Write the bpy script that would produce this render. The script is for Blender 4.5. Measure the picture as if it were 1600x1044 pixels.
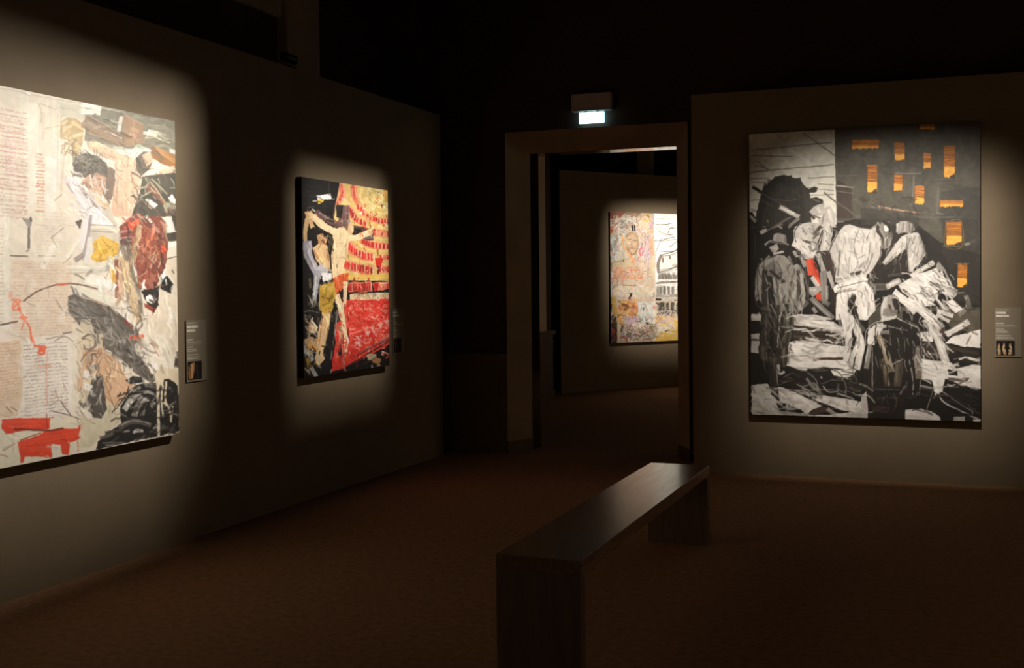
import bpy, bmesh, math, random
import numpy as np
from mathutils import Matrix, Vector

for _o in list(bpy.data.objects):
    bpy.data.objects.remove(_o, do_unlink=True)
scene = bpy.context.scene
COL = scene.collection

# ------------------------------------------------------------------ camera
CAM_H, FPX, PCY = 1.5, 1793.07, 479.1          # eye height, focal length in px, principal row
YAW, PITCH, ROLL = (math.radians(a) for a in (21.22, -1.051, 0.551))

def _axes():
    f = np.array([-math.sin(YAW) * math.cos(PITCH), math.cos(YAW) * math.cos(PITCH), math.sin(PITCH)])
    r = np.array([math.cos(YAW), math.sin(YAW), 0.0])
    u = np.cross(r, f)
    return (r * math.cos(ROLL) - u * math.sin(ROLL), r * math.sin(ROLL) + u * math.cos(ROLL), f)
AX_R, AX_U, AX_F = _axes()
EYE = np.array([0.0, 0.0, CAM_H])

def project(p):
    """world points (n,3) -> photograph pixels (n,2)"""
    d = np.asarray(p, float) - EYE
    w = d @ AX_F
    return np.stack([800 + FPX * (d @ AX_R) / w, PCY - FPX * (d @ AX_U) / w], -1)

def ray(x, y):
    return (x - 800) / FPX * AX_R - (y - PCY) / FPX * AX_U + AX_F

def on_x(x, y, X):
    d = ray(x, y); return EYE + X / d[0] * d

def on_y(x, y, Y):
    d = ray(x, y); return EYE + Y / d[1] * d

cam_data = bpy.data.cameras.new('camera')
cam = bpy.data.objects.new('camera', cam_data)
COL.objects.link(cam)
M = Matrix.Identity(4)
for i in range(3):
    M[i][0], M[i][1], M[i][2] = AX_R[i], AX_U[i], -AX_F[i]
M[2][3] = CAM_H
cam.matrix_world = M
cam_data.sensor_width = 36.0
cam_data.lens = FPX / 1600 * 36.0
cam_data.shift_y = -(522 - PCY) / 1600
cam_data.clip_start = 0.05
scene.camera = cam

# ------------------------------------------------------------------ world, exposure
world = bpy.data.worlds.new('world'); scene.world = world
world.use_nodes = True
world.node_tree.nodes['Background'].inputs[0].default_value = (0.0, 0.0, 0.0, 1)
world.node_tree.nodes['Background'].inputs[1].default_value = 0.0
scene.view_settings.view_transform = 'Standard'
scene.view_settings.look = 'None'
scene.view_settings.gamma = 1.0
scene.view_settings.use_curve_mapping = False
scene.view_settings.exposure = 0.0
try:
    scene.cycles.max_bounces = 10
    scene.cycles.diffuse_bounces = 6
    scene.cycles.sample_clamp_indirect = 4.0
except Exception:
    pass

# gallery spotlights and added unseen fill spots: lamp position, patch it is shuttered to (lower left, lower right, upper right, upper left), power (W), beam (deg), label
WARM = (1.0, 0.91, 0.785)
def _rect_x(X, a, b, z0, z1): return [(X, a, z0), (X, b, z0), (X, b, z1), (X, a, z1)]
def _rect_y(Y, a, b, z0, z1): return [(a, Y, z0), (b, Y, z0), (b, Y, z1), (a, Y, z1)]
SPOTS = [
    ((-1.78, 7.20, 3.85), _rect_x(-4.27, 3.00, 5.66, 0.36, 2.55), 1200, 62,
     'black track spotlight aimed at the torn paper collage on the left wall'),
    ((-1.78, 7.95, 4.00), _rect_x(-4.27, 6.86, 8.21, 0.79, 2.29), 700, 46,
     'black track spotlight aimed at the red theatre painting'),
    ((-0.20, 6.60, 3.95), _rect_y(9.05, -1.50, 0.46, 0.28, 2.36), 800, 50,
     'black track spotlight aimed at the black and white night painting'),
    ((-2.35, 13.60, 4.00), [(-4.65, 15.60, 0.58), (-2.95, 17.95, 0.58), (-2.95, 17.95, 2.575), (-4.65, 15.60, 2.575)], 1300, 50,
     'black track spotlight in the far room aimed at the arena painting'),
    ((1.20, 6.60, 3.95), _rect_x(3.60, 2.60, 6.20, 0.30, 2.70), 3200, 60,  # added fill, unseen, lifts the bounced light in the room
     'unseen fill spotlight added to bounce light off the right side partition'),
    ((-1.78, 3.10, 3.95), _rect_y(-1.60, -3.60, 0.20, 0.30, 2.70), 1500, 60,  # another added fill, out of view behind the camera
     'unseen fill spotlight added to bounce light off the partition behind the viewer'),
    ((-1.20, 13.60, 4.00), _rect_x(1.60, 12.20, 15.40, 0.30, 2.70), 3400, 60,  # fill added to raise the light in the far room
     'unseen fill spotlight added to brighten the far room off its right partition'),
]
# ------------------------------------------------------------------ materials
def lin(c):
    c = np.asarray(c, float)
    return np.where(c <= 0.04045, c / 12.92, ((c + 0.055) / 1.055) ** 2.4)

def new_mat(name):
    m = bpy.data.materials.new(name); m.use_nodes = True
    nt = m.node_tree
    return m, nt, nt.nodes['Principled BSDF']

def mat(name, rgb, rough=0.6, spec=0.5, var=0.15, scale=8.0, bump=0.0, bscale=60.0, metal=0.0, stretch=(1, 1, 1)):
    """plain surface whose colour drifts with a noise texture; rgb is linear albedo"""
    m, nt, b = new_mat(name)
    b.inputs['Roughness'].default_value = rough
    b.inputs['Specular IOR Level'].default_value = spec
    b.inputs['Metallic'].default_value = metal
    tc = nt.nodes.new('ShaderNodeTexCoord'); mp = nt.nodes.new('ShaderNodeMapping')
    mp.inputs['Scale'].default_value = stretch
    nt.links.new(tc.outputs['Object'], mp.inputs['Vector'])
    nz = nt.nodes.new('ShaderNodeTexNoise'); nz.inputs['Scale'].default_value = scale; nz.inputs['Detail'].default_value = 6
    nt.links.new(mp.outputs['Vector'], nz.inputs['Vector'])
    rp = nt.nodes.new('ShaderNodeValToRGB')
    rp.color_ramp.elements[0].position, rp.color_ramp.elements[1].position = 0.3, 0.7
    rp.color_ramp.elements[0].color = (*[c * (1 - var) for c in rgb], 1)
    rp.color_ramp.elements[1].color = (*[min(1, c * (1 + var)) for c in rgb], 1)
    nt.links.new(nz.outputs['Fac'], rp.inputs['Fac']); nt.links.new(rp.outputs['Color'], b.inputs['Base Color'])
    if bump:
        n2 = nt.nodes.new('ShaderNodeTexNoise'); n2.inputs['Scale'].default_value = bscale; n2.inputs['Detail'].default_value = 4
        nt.links.new(mp.outputs['Vector'], n2.inputs['Vector'])
        bp = nt.nodes.new('ShaderNodeBump'); bp.inputs['Strength'].default_value = bump; bp.inputs['Distance'].default_value = 0.01
        nt.links.new(n2.outputs['Fac'], bp.inputs['Height']); nt.links.new(bp.outputs['Normal'], b.inputs['Normal'])
    return m

def emit(name, rgb, strength):
    m, nt, b = new_mat(name)
    b.inputs['Base Color'].default_value = (0.8, 0.85, 0.9, 1)
    b.inputs['Emission Color'].default_value = (*rgb, 1); b.inputs['Emission Strength'].default_value = strength
    return m

def wood(name, a, c, rough, grain=(14, 0.9, 14)):
    m, nt, b = new_mat(name)
    b.inputs['Roughness'].default_value = rough; b.inputs['Specular IOR Level'].default_value = 1.0
    tc = nt.nodes.new('ShaderNodeTexCoord'); mp = nt.nodes.new('ShaderNodeMapping')
    mp.inputs['Scale'].default_value = grain
    nz = nt.nodes.new('ShaderNodeTexNoise'); nz.inputs['Scale'].default_value = 3; nz.inputs['Detail'].default_value = 8
    nz.inputs['Distortion'].default_value = 0.6
    rp = nt.nodes.new('ShaderNodeValToRGB')
    rp.color_ramp.elements[0].position, rp.color_ramp.elements[1].position = 0.35, 0.65
    rp.color_ramp.elements[0].color, rp.color_ramp.elements[1].color = (*a, 1), (*c, 1)
    nt.links.new(tc.outputs['Object'], mp.inputs['Vector']); nt.links.new(mp.outputs['Vector'], nz.inputs['Vector'])
    nt.links.new(nz.outputs['Fac'], rp.inputs['Fac']); nt.links.new(rp.outputs['Color'], b.inputs['Base Color'])
    mr = nt.nodes.new('ShaderNodeMapRange')
    mr.inputs['To Min'].default_value, mr.inputs['To Max'].default_value = rough - 0.03, rough + 0.04
    nt.links.new(nz.outputs['Fac'], mr.inputs['Value']); nt.links.new(mr.outputs['Result'], b.inputs['Roughness'])
    bp = nt.nodes.new('ShaderNodeBump'); bp.inputs['Strength'].default_value = 0.06; bp.inputs['Distance'].default_value = 0.003
    nt.links.new(nz.outputs['Fac'], bp.inputs['Height']); nt.links.new(bp.outputs['Normal'], b.inputs['Normal'])
    return m

def paint_mat(name, rough, spec):
    m, nt, b = new_mat(name)
    at = nt.nodes.new('ShaderNodeVertexColor'); at.layer_name = 'paint'
    b.inputs['Roughness'].default_value = rough; b.inputs['Specular IOR Level'].default_value = spec
    tc = nt.nodes.new('ShaderNodeTexCoord')
    nz = nt.nodes.new('ShaderNodeTexNoise'); nz.inputs['Scale'].default_value = 420; nz.inputs['Detail'].default_value = 2
    bp = nt.nodes.new('ShaderNodeBump'); bp.inputs['Strength'].default_value = 0.12; bp.inputs['Distance'].default_value = 0.001
    nt.links.new(tc.outputs['Object'], nz.inputs['Vector']); nt.links.new(nz.outputs['Fac'], bp.inputs['Height'])
    nt.links.new(bp.outputs['Normal'], b.inputs['Normal'])
    nt.links.new(at.outputs['Color'], b.inputs['Base Color'])
    return m

M_PART = mat('partition_paint', (0.195, 0.148, 0.096), 0.75, 0.25, 0.06, 3, 0.08, 160)
M_OLD = mat('dark_wall_paint', (0.050, 0.032, 0.025), 0.8, 0.2, 0.2, 2, 0.1, 60)
M_DADO = mat('dado_paint', (0.115, 0.082, 0.056), 0.6, 0.35, 0.15, 5, 0.05, 60)
M_STONE = mat('pale_stone', (0.34, 0.25, 0.165), 0.7, 0.3, 0.12, 4, 0.1, 50)
M_STONE_LIT = mat('stone_lit', (0.58, 0.46, 0.33), 0.7, 0.3, 0.08, 4, 0.08, 50)  # stone brightened in colour, standing in for light missing in the far room
M_LINING = mat('varnished_lining', (0.018, 0.012, 0.008), 0.10, 0.8, 0.2, 6)
M_CARPET = mat('brown_carpet', (0.285, 0.155, 0.085), 0.95, 0.1, 0.18, 26, 0.5, 420)
M_CEIL = mat('dark_ceiling', (0.03, 0.026, 0.022), 0.9, 0.1, 0.1, 3)
M_BLACK = mat('black_edge', (0.008, 0.007, 0.006), 0.6, 0.3, 0.2, 20)
M_METAL = mat('black_metal', (0.02, 0.02, 0.02), 0.4, 0.5, 0.1, 30)
M_PLASTIC = mat('grey_plastic', (0.42, 0.36, 0.33), 0.45, 0.5, 0.06, 12)
M_EXIT = emit('lit_sign', (0.50, 0.92, 1.0), 4.0)
M_BENCH = wood('bench_wood', (0.14, 0.082, 0.045), (0.23, 0.145, 0.086), 0.20)
M_BENCH_SHADED = wood('bench_wood_shaded', (0.095, 0.056, 0.032), (0.15, 0.092, 0.055), 0.42, (14, 14, 0.9))  # upright grain; shade on the ends is put into a darker wood colour
M_PAINT = paint_mat('oil_paint', 0.55, 0.6)
M_PRINT = paint_mat('matt_print', 0.6, 0.3)

# ------------------------------------------------------------------ mesh helpers
def link(name, me, material, parent=None):
    o = bpy.data.objects.new(name, me); COL.objects.link(o)
    if material: me.materials.append(material)
    if parent: o.parent = parent
    return o

def bm_obj(name, bm, material, parent=None, smooth=False):
    bmesh.ops.recalc_face_normals(bm, faces=bm.faces)
    me = bpy.data.meshes.new(name); bm.to_mesh(me); bm.free()
    if smooth:
        for p in me.polygons: p.use_smooth = True
    return link(name, me, material, parent)

def add_box(bm, x0, x1, y0, y1, z0, z1, bevel=0.0):
    g = bmesh.ops.create_cube(bm, size=1.0)
    for v in g['verts']:
        v.co = Vector(((x0 + x1) / 2 + v.co.x * (x1 - x0), (y0 + y1) / 2 + v.co.y * (y1 - y0), (z0 + z1) / 2 + v.co.z * (z1 - z0)))
    if bevel:
        es = {e for v in g['verts'] for e in v.link_edges}
        bmesh.ops.bevel(bm, geom=list(es), offset=bevel, segments=2, affect='EDGES')

def box(name, x0, x1, y0, y1, z0, z1, material, parent=None, bevel=0.0):
    bm = bmesh.new(); add_box(bm, x0, x1, y0, y1, z0, z1, bevel)
    return bm_obj(name, bm, material, parent)

def poly_mesh(name, verts, faces, material, parent=None):
    bm = bmesh.new(); vs = [bm.verts.new(v) for v in verts]
    for f in faces: bm.faces.new([vs[i] for i in f])
    return bm_obj(name, bm, material, parent)

def empty(name, loc, label, cat, group=None, rz=0.0):
    o = bpy.data.objects.new(name, None); COL.objects.link(o)
    o.location = loc; o.rotation_euler = (0, 0, rz); o.empty_display_size = 0.1
    o['label'] = label; o['category'] = cat
    if group: o['group'] = group
    return o

def struct(o, label):
    o['kind'] = 'structure'; o['label'] = label
    return o

def tube(bm, p0, p1, r0, r1, n=16, cap=True):
    p0, p1 = Vector(p0), Vector(p1); d = (p1 - p0).normalized()
    a = d.orthogonal().normalized(); b = d.cross(a)
    ra = [bm.verts.new(p0 + (a * math.cos(t) + b * math.sin(t)) * r0) for t in [2 * math.pi * i / n for i in range(n)]]
    rb = [bm.verts.new(p1 + (a * math.cos(t) + b * math.sin(t)) * r1) for t in [2 * math.pi * i / n for i in range(n)]]
    for i in range(n):
        bm.faces.new((ra[i], ra[(i + 1) % n], rb[(i + 1) % n], rb[i]))
    if cap:
        bm.faces.new(ra[::-1]); bm.faces.new(rb)

# ------------------------------------------------------------------ the setting
XL, YR, YB = -4.27, 9.05, 9.55            # faces of left partition, right partition, old back wall
struct(box('floor', -8.0, 5.0, -3.0, 19.2, -0.06, 0.0, M_CARPET), 'dark reddish brown carpet running through both rooms')
struct(box('ceiling', -8.0, 5.0, -3.0, 19.2, 5.2, 5.3, M_CEIL), 'dark ceiling high above the gallery')
struct(box('wall_left', XL - 0.10, XL, 0.2, 9.28, 0.0, 3.015, M_PART), 'tall taupe display partition along the left side')
struct(box('wall_right', -1.97, 4.8, YR, YR + 0.12, 0.0, 3.0, M_PART), 'taupe display partition to the right of the doorway')
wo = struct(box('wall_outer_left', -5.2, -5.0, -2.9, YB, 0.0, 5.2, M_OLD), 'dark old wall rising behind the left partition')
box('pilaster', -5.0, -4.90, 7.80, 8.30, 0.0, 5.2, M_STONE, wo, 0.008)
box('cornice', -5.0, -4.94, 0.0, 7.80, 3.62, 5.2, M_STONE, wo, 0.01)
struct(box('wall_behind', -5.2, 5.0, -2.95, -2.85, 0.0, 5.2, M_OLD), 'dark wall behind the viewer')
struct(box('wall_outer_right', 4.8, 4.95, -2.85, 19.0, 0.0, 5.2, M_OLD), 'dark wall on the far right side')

struct(box('wall_side_bounce', 3.60, 3.70, -1.5, 8.9, 0, 3.0, M_PART), 'unseen taupe partition on the right, added to bounce the fill light')  # out of view, added as a surface for the fill spot to bounce off
struct(box('wall_rear_bounce', -4.2, 3.55, -1.70, -1.60, 0, 3.0, M_PART), 'unseen taupe partition behind the viewer, added to bounce the fill light')  # added bounce surface behind the camera
struct(box('wall_far_side_bounce', 1.60, 1.70, 10.6, 18.0, 0, 3.0, M_PART), 'unseen taupe partition on the right of the far room, added to bounce the fill light')  # added to catch and return the far room fill

# old back wall with the splayed doorway
DL, DR, DT = -3.755, -2.108, 2.862        # opening at the room face
JL, JR, JT = -3.612, -2.262, 2.690        # opening of the flat lining
YS, YE = 9.79, 10.01                      # where the splay ends / lining ends
bm = bmesh.new()
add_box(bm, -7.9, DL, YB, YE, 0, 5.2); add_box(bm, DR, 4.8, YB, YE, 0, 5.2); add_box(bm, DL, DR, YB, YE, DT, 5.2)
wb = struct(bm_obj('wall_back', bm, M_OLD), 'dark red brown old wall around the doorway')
dr = bpy.data.objects.new('door_1', None); COL.objects.link(dr); dr.location = ((DL + DR) / 2, YB, 0)
struct(dr, 'open doorway with a splayed plaster reveal under the lit sign'); bpy.context.view_layer.update()

def under(o, parent):
    o.parent = parent; o.matrix_parent_inverse = parent.matrix_world.inverted(); return o

e = 0.0005
under(poly_mesh('reveal_left', [(DL + e, YB - .012, .105), (DL + e, YS, .105), (JL, YS, .105), (DL + e, YB - .012, DT), (DL + e, YS, DT), (JL, YS, DT)],
      [(0, 1, 2), (3, 4, 5), (0, 1, 4, 3), (1, 2, 5, 4), (2, 0, 3, 5)], M_STONE), dr)
under(poly_mesh('reveal_right', [(DR - e, YB - .012, .105), (DR - e, YS, .105), (JR, YS, .105), (DR - e, YB - .012, DT), (DR - e, YS, DT), (JR, YS, DT)],
      [(0, 1, 2), (3, 4, 5), (0, 1, 4, 3), (1, 2, 5, 4), (2, 0, 3, 5)], M_STONE), dr)
under(poly_mesh('reveal_head', [(DL + .001, YB - .011, DT - e), (DL + .001, YS - e, DT - e), (DL + .001, YS - e, JT), (DR - .001, YB - .011, DT - e), (DR - .001, YS - e, DT - e), (DR - .001, YS - e, JT)],
      [(0, 1, 2), (3, 4, 5), (0, 1, 4, 3), (1, 2, 5, 4), (2, 0, 3, 5)], M_STONE), dr)
for s, n, a, b in ((1, 'plinth', DL, JL), (-1, 'plinth', DR, JR)):
    under(poly_mesh(n, [(a, YB - .02, 0), (a, YS, 0), (b + s * .006, YS, 0), (a + s * .012, YB - .02, 0),
                        (a, YB - .02, .105), (a, YS, .105), (b + s * .006, YS, .105), (a + s * .012, YB - .02, .105)],
          [(0, 1, 2, 3), (4, 5, 6, 7), (0, 1, 5, 4), (1, 2, 6, 5), (2, 3, 7, 6), (3, 0, 4, 7)], M_DADO), dr)
under(box('lining_left', DL, JL, YS + e, YE, 0, JT, M_LINING), dr)
under(box('lining_right', JR, DR, YS + e, YE, 0, JT, M_LINING), dr)
under(box('lining_head', DL, DR, YS + e, YE, JT, DT, M_LINING), dr)

# wainscot of the old back wall, left of the door
def wainscot(parent, x0, x1, yf, s=-1):
    """boards on a wall face at y=yf, standing towards y = -"""
    box('dado_board', x0, x1, yf - .018, yf, .0, .835, M_DADO, parent)
    box('dado_rail', x0, x1, yf - .050, yf, .835, .888, M_DADO, parent, .012)
    box('moulding', x0, x1, yf - .034, yf - .018, .738, .760, M_DADO, parent, .006)
    box('skirting', x0, x1, yf - .036, yf - .018, 0, .115, M_DADO, parent, .006)
    w = .52; n = max(1, int((x1 - x0) // (w + .1))); st = (x1 - x0) / n
    for i in range(n):
        a, b = x1 - (i + 1) * st + .07, x1 - i * st - .07
        bm = bmesh.new()
        add_box(bm, a, b, yf - .032, yf - .018, .64, .67, .004); add_box(bm, a, b, yf - .032, yf - .018, .18, .21, .004)
        add_box(bm, a, a + .03, yf - .032, yf - .018, .21, .64, .004); add_box(bm, b - .03, b, yf - .032, yf - .018, .21, .64, .004)
        bm_obj('panel_frame', bm, M_DADO, parent)
wainscot(wb, -5.0, DL - .002, YB)

# the far room
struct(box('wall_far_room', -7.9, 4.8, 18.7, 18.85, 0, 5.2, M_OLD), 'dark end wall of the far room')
wf = bpy.data.objects['wall_far_room']
p0, p1 = on_y(995, 258, 18.55), on_y(1018, 258, 18.55)
box('pilaster', p0[0], p1[0], 18.55, 18.7, 0, 5.2, M_STONE_LIT, wf, .008)
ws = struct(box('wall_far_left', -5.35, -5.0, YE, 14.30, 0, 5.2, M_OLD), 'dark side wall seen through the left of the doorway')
box('pilaster', -5.0, -4.965, on_x(843, 400, -4.965)[1] - .03, on_x(853, 400, -4.965)[1], .9, 5.2, M_STONE_LIT, ws, .006)
box('dado_board', -5.0, -4.975, YE, 14.30, 0, .85, M_DADO, ws)
box('dado_rail', -5.0, -4.935, YE, 14.31, .85, .905, M_DADO, ws, .012)
box('moulding', -4.975, -4.955, YE, 14.30, .75, .775, M_DADO, ws, .006)
box('skirting', -4.975, -4.95, YE, 14.30, 0, .12, M_DADO, ws, .006)
struct(box('wall_outer_far', -8.0, -7.9, YE, 18.7, 0, 5.2, M_OLD), 'dark outer wall of the far room')
A3 = math.radians(36.0)
D3 = np.array([math.sin(A3), math.cos(A3), 0.0]); N3 = np.array([D3[1], -D3[0], 0.0]); C3 = np.array([-4.243, 16.167, 0.0])
def w3(s, z, off): return tuple(C3 + D3 * s + N3 * off + np.array([0, 0, z]))
vs = [w3(s, z, o) for z in (0, 3.085) for s, o in ((-1.46, 0), (2.3, 0), (2.3, -.1), (-1.46, -.1))]
struct(poly_mesh('wall_far_partition', vs, [(0, 1, 2, 3), (4, 5, 6, 7), (0, 1, 5, 4), (1, 2, 6, 5), (2, 3, 7, 6), (3, 0, 4, 7)], M_PART),
       'taupe display partition set at an angle in the far room')

# ------------------------------------------------------------------ bench
bn = empty('bench', (-1.512, 5.35, 0), 'low wooden bench with solid end panels in the middle of the floor', 'bench')
BX0, BX1, BY0, BY1 = -1.686 + 1.512, -1.338 + 1.512, 4.14 - 5.35, 6.575 - 5.35
box('seat_slab', BX0, BX1, BY0, BY1, .392, .45, M_BENCH, bn, .0015)
box('end_panel', BX0 + .001, BX1 - .001, BY0 + .001, BY0 + .06, 0, .3915, M_BENCH_SHADED, bn, .0015)
box('end_panel', BX0 + .001, BX1 - .001, BY1 - .075, BY1 - .001, 0, .3915, M_BENCH_SHADED, bn, .0015)

# ------------------------------------------------------------------ emergency light over the door
YX = YB - .075
ex = empty('emergency_light', (-2.935, YB, 2.895), 'grey emergency light box with a glowing white sign above the doorway', 'exit sign')
ox, oy, oz = ex.location
hs = box('housing', -3.112 - ox, -2.757 - ox, YX + .01 - oy, 0, 2.998 - oz, 3.146 - oz, M_PLASTIC, ex, .006)
bm = bmesh.new()
for a in ((-3.112, -2.757, 3.134, 3.146), (-3.112, -2.757, 2.998, 3.008), (-3.112, -3.100, 3.008, 3.134), (-2.769, -2.757, 3.008, 3.134)):
    add_box(bm, a[0] - ox, a[1] - ox, YX - .002 - oy, YX + .01 - oy, a[2] - oz, a[3] - oz, .002)
bm_obj('housing_rim', bm, M_PLASTIC, hs)
bm = bmesh.new(); tube(bm, (-2.873 - ox, YX + .012 - oy, 3.016 - oz), (-2.873 - ox, YX - .001 - oy, 3.016 - oz), .010, .008)
bm_obj('test_button', bm, M_PLASTIC, hs)
box('lit_panel', -3.049 - ox, -2.826 - ox, YX + .028 - oy, YX + .04 - oy, 2.893 - oz, 2.988 - oz, M_EXIT, ex, .002)
for x in (-2.99, -2.885): box('hanger', x - .012 - ox, x + .012 - ox, YX + .03 - oy, YX + .038 - oy, 2.986 - oz, 3.0 - oz, M_METAL, ex)

# ------------------------------------------------------------------ small fitting on top of the left partition
sf = empty('clip_fitting', (XL - .03, 6.86, 3.015), 'small dark lamp fitting clipped to the top edge of the left partition', 'lamp fitting')
box('clamp', -.05, .045, -.03, .03, 0, .012, M_METAL, sf, .003)
bm = bmesh.new(); tube(bm, (0, 0, .012), (0, 0, .05), .008, .008, 10); bm_obj('stem', bm, M_METAL, sf)
bm = bmesh.new(); tube(bm, (-.02, -.05, .085), (.03, .045, .055), .030, .034, 20); bm_obj('head', bm, M_METAL, sf, True)
bm = bmesh.new(); tube(bm, (.031, .047, .0544), (.034, .053, .0525), .030, .028, 20); bm_obj('rim', bm, M_PLASTIC, sf, True)

# ------------------------------------------------------------------ track and spotlights (above the frame)
for i, (x0, x1, y, lab) in enumerate(((-1.8, -1.8, None, 'black lighting track hanging parallel to the left partition'),
                                      (-1.3, 2.6, 6.60, 'black lighting track hanging parallel to the right partition'),
                                      (-4.2, -.6, 13.60, 'black lighting track hanging in the far room'))):
    zt = 4.42
    if y is None: c = (-1.78, 5.6, zt); hx, hy = .018, 2.9
    else: c = ((x0 + x1) / 2, y, zt); hx, hy = (x1 - x0) / 2, .018
    tr = empty('lighting_track', c, lab, 'lighting track')
    box('rail', -hx, hx, -hy, hy, -.018, .018, M_METAL, tr)
    for k in (-1, 1):
        px, py = (0, k * hy * .85) if y is None else (k * hx * .85, 0)
        bm = bmesh.new(); tube(bm, (px, py, .018), (px, py, 5.2 - zt), .006, .006, 8); bm_obj('hanging_rod', bm, M_METAL, tr)

def spotlight(pos, patch, watts, beam, label, rad=.029):
    """profile spot: a small lamp behind four framing shutters that crop the beam to the patch"""
    p = Vector(pos); cs = [Vector(c) for c in patch]; a = sum(cs, Vector()) / 4; d = (a - p).normalized()
    t = empty('track_spotlight', p, label, 'spotlight', 'track spotlights above the paintings')
    GATE = .30
    up = (Vector((0, 0, 1)) - d * d.z).normalized(); rt = d.cross(up)
    hole = []
    for c in cs:
        q = c - p; q = q * (GATE / q.dot(d)); hole.append((q.dot(rt), q.dot(up)))
    hole.sort(key=lambda h: math.atan2(h[1], h[0]))                  # lower left, lower right, upper right, upper left
    S = max(max(abs(a), abs(b)) for a, b in hole) + .035; outer = [(-S, -S), (S, -S), (S, S), (-S, S)]
    for k in range(4):
        q4 = [hole[k], hole[(k + 1) % 4], outer[(k + 1) % 4], outer[k]]
        vs = [d * (GATE + z) + rt * x + up * y for z in (0, .002) for x, y in q4]
        poly_mesh('shutter', vs, [(0, 1, 2, 3), (4, 5, 6, 7), (0, 1, 5, 4), (1, 2, 6, 5), (2, 3, 7, 6), (3, 0, 4, 7)], M_METAL, t)
    bm = bmesh.new()                                                   # square hood that carries the shutters
    for (ax, ay), (bx, by) in zip(outer, outer[1:] + outer[:1]):
        f = [bm.verts.new(d * z + rt * x * s_ + up * y * s_) for (x, y, z, s_) in ((ax, ay, GATE, 1), (bx, by, GATE, 1), (bx, by, -.02, .06 / S), (ax, ay, -.02, .06 / S))]
        bm.faces.new(f)
    bmesh.ops.remove_doubles(bm, verts=bm.verts, dist=1e-5); bm_obj('hood', bm, M_METAL, t)
    bm = bmesh.new(); tube(bm, -d * .26, -d * .022, .055, .062, 24); bm_obj('housing', bm, M_METAL, t)
    bm = bmesh.new(); top = Vector((0, 0, 4.402 - p.z)); tube(bm, top, -d * .14, .008, .008, 10); bm_obj('arm', bm, M_METAL, t)
    bm = bmesh.new(); tube(bm, top - Vector((0, 0, .02)), top, .02, .02, 12); bm_obj('adapter', bm, M_METAL, t)
    L = bpy.data.lights.new('spot_lamp', 'SPOT'); L.energy = watts; L.color = WARM
    L.spot_size = math.radians(beam); L.spot_blend = 1.0; L.shadow_soft_size = rad
    lo = bpy.data.objects.new('spot_lamp', L); COL.objects.link(lo); lo.parent = t
    lo.rotation_euler = d.to_track_quat('-Z', 'Y').to_euler()
for s, rad in zip(SPOTS, (.026, .018, .030, .018, .03, .03, .03)): spotlight(*s, rad)
# ------------------------------------------------------------------ paint: strokes laid by hand on a flat field
RS = np.random.RandomState(7)
def _noise(n=512):
    out = np.zeros((n, n)); amp = 1.0
    for k in (8, 16, 32, 64, 128):
        g = RS.rand(k + 1, k + 1); g[-1] = g[0]; g[:, -1] = g[:, 0]
        t = np.linspace(0, k, n, endpoint=False); i = t.astype(int); f = t - i; f = f * f * (3 - 2 * f)
        a = g[i][:, i] * (1 - f)[None] + g[i][:, i + 1] * f[None]
        b = g[i + 1][:, i] * (1 - f)[None] + g[i + 1][:, i + 1] * f[None]
        out += amp * (a * (1 - f)[:, None] + b * f[:, None]); amp *= 0.6
    out -= out.min(); return out / out.max()
NZ = _noise()

def pts_of(s):
    return np.array([[float(v) for v in q.split(',')] for q in s.split()]) if isinstance(s, str) else np.asarray(s, float)

def smooth_path(p, n=6):
    if len(p) < 3: return p
    q = np.vstack([2 * p[0] - p[1], p, 2 * p[-1] - p[-2]]); out = []
    for i in range(1, len(q) - 2):
        for t in np.linspace(0, 1, n, endpoint=False):
            a, b, c, d = q[i - 1], q[i], q[i + 1], q[i + 2]
            out.append(0.5 * ((2 * b) + (c - a) * t + (2 * a - 5 * b + 4 * c - d) * t * t + (3 * b - a - 3 * c + d) * t ** 3))
    out.append(p[-1]); return np.array(out)

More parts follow.
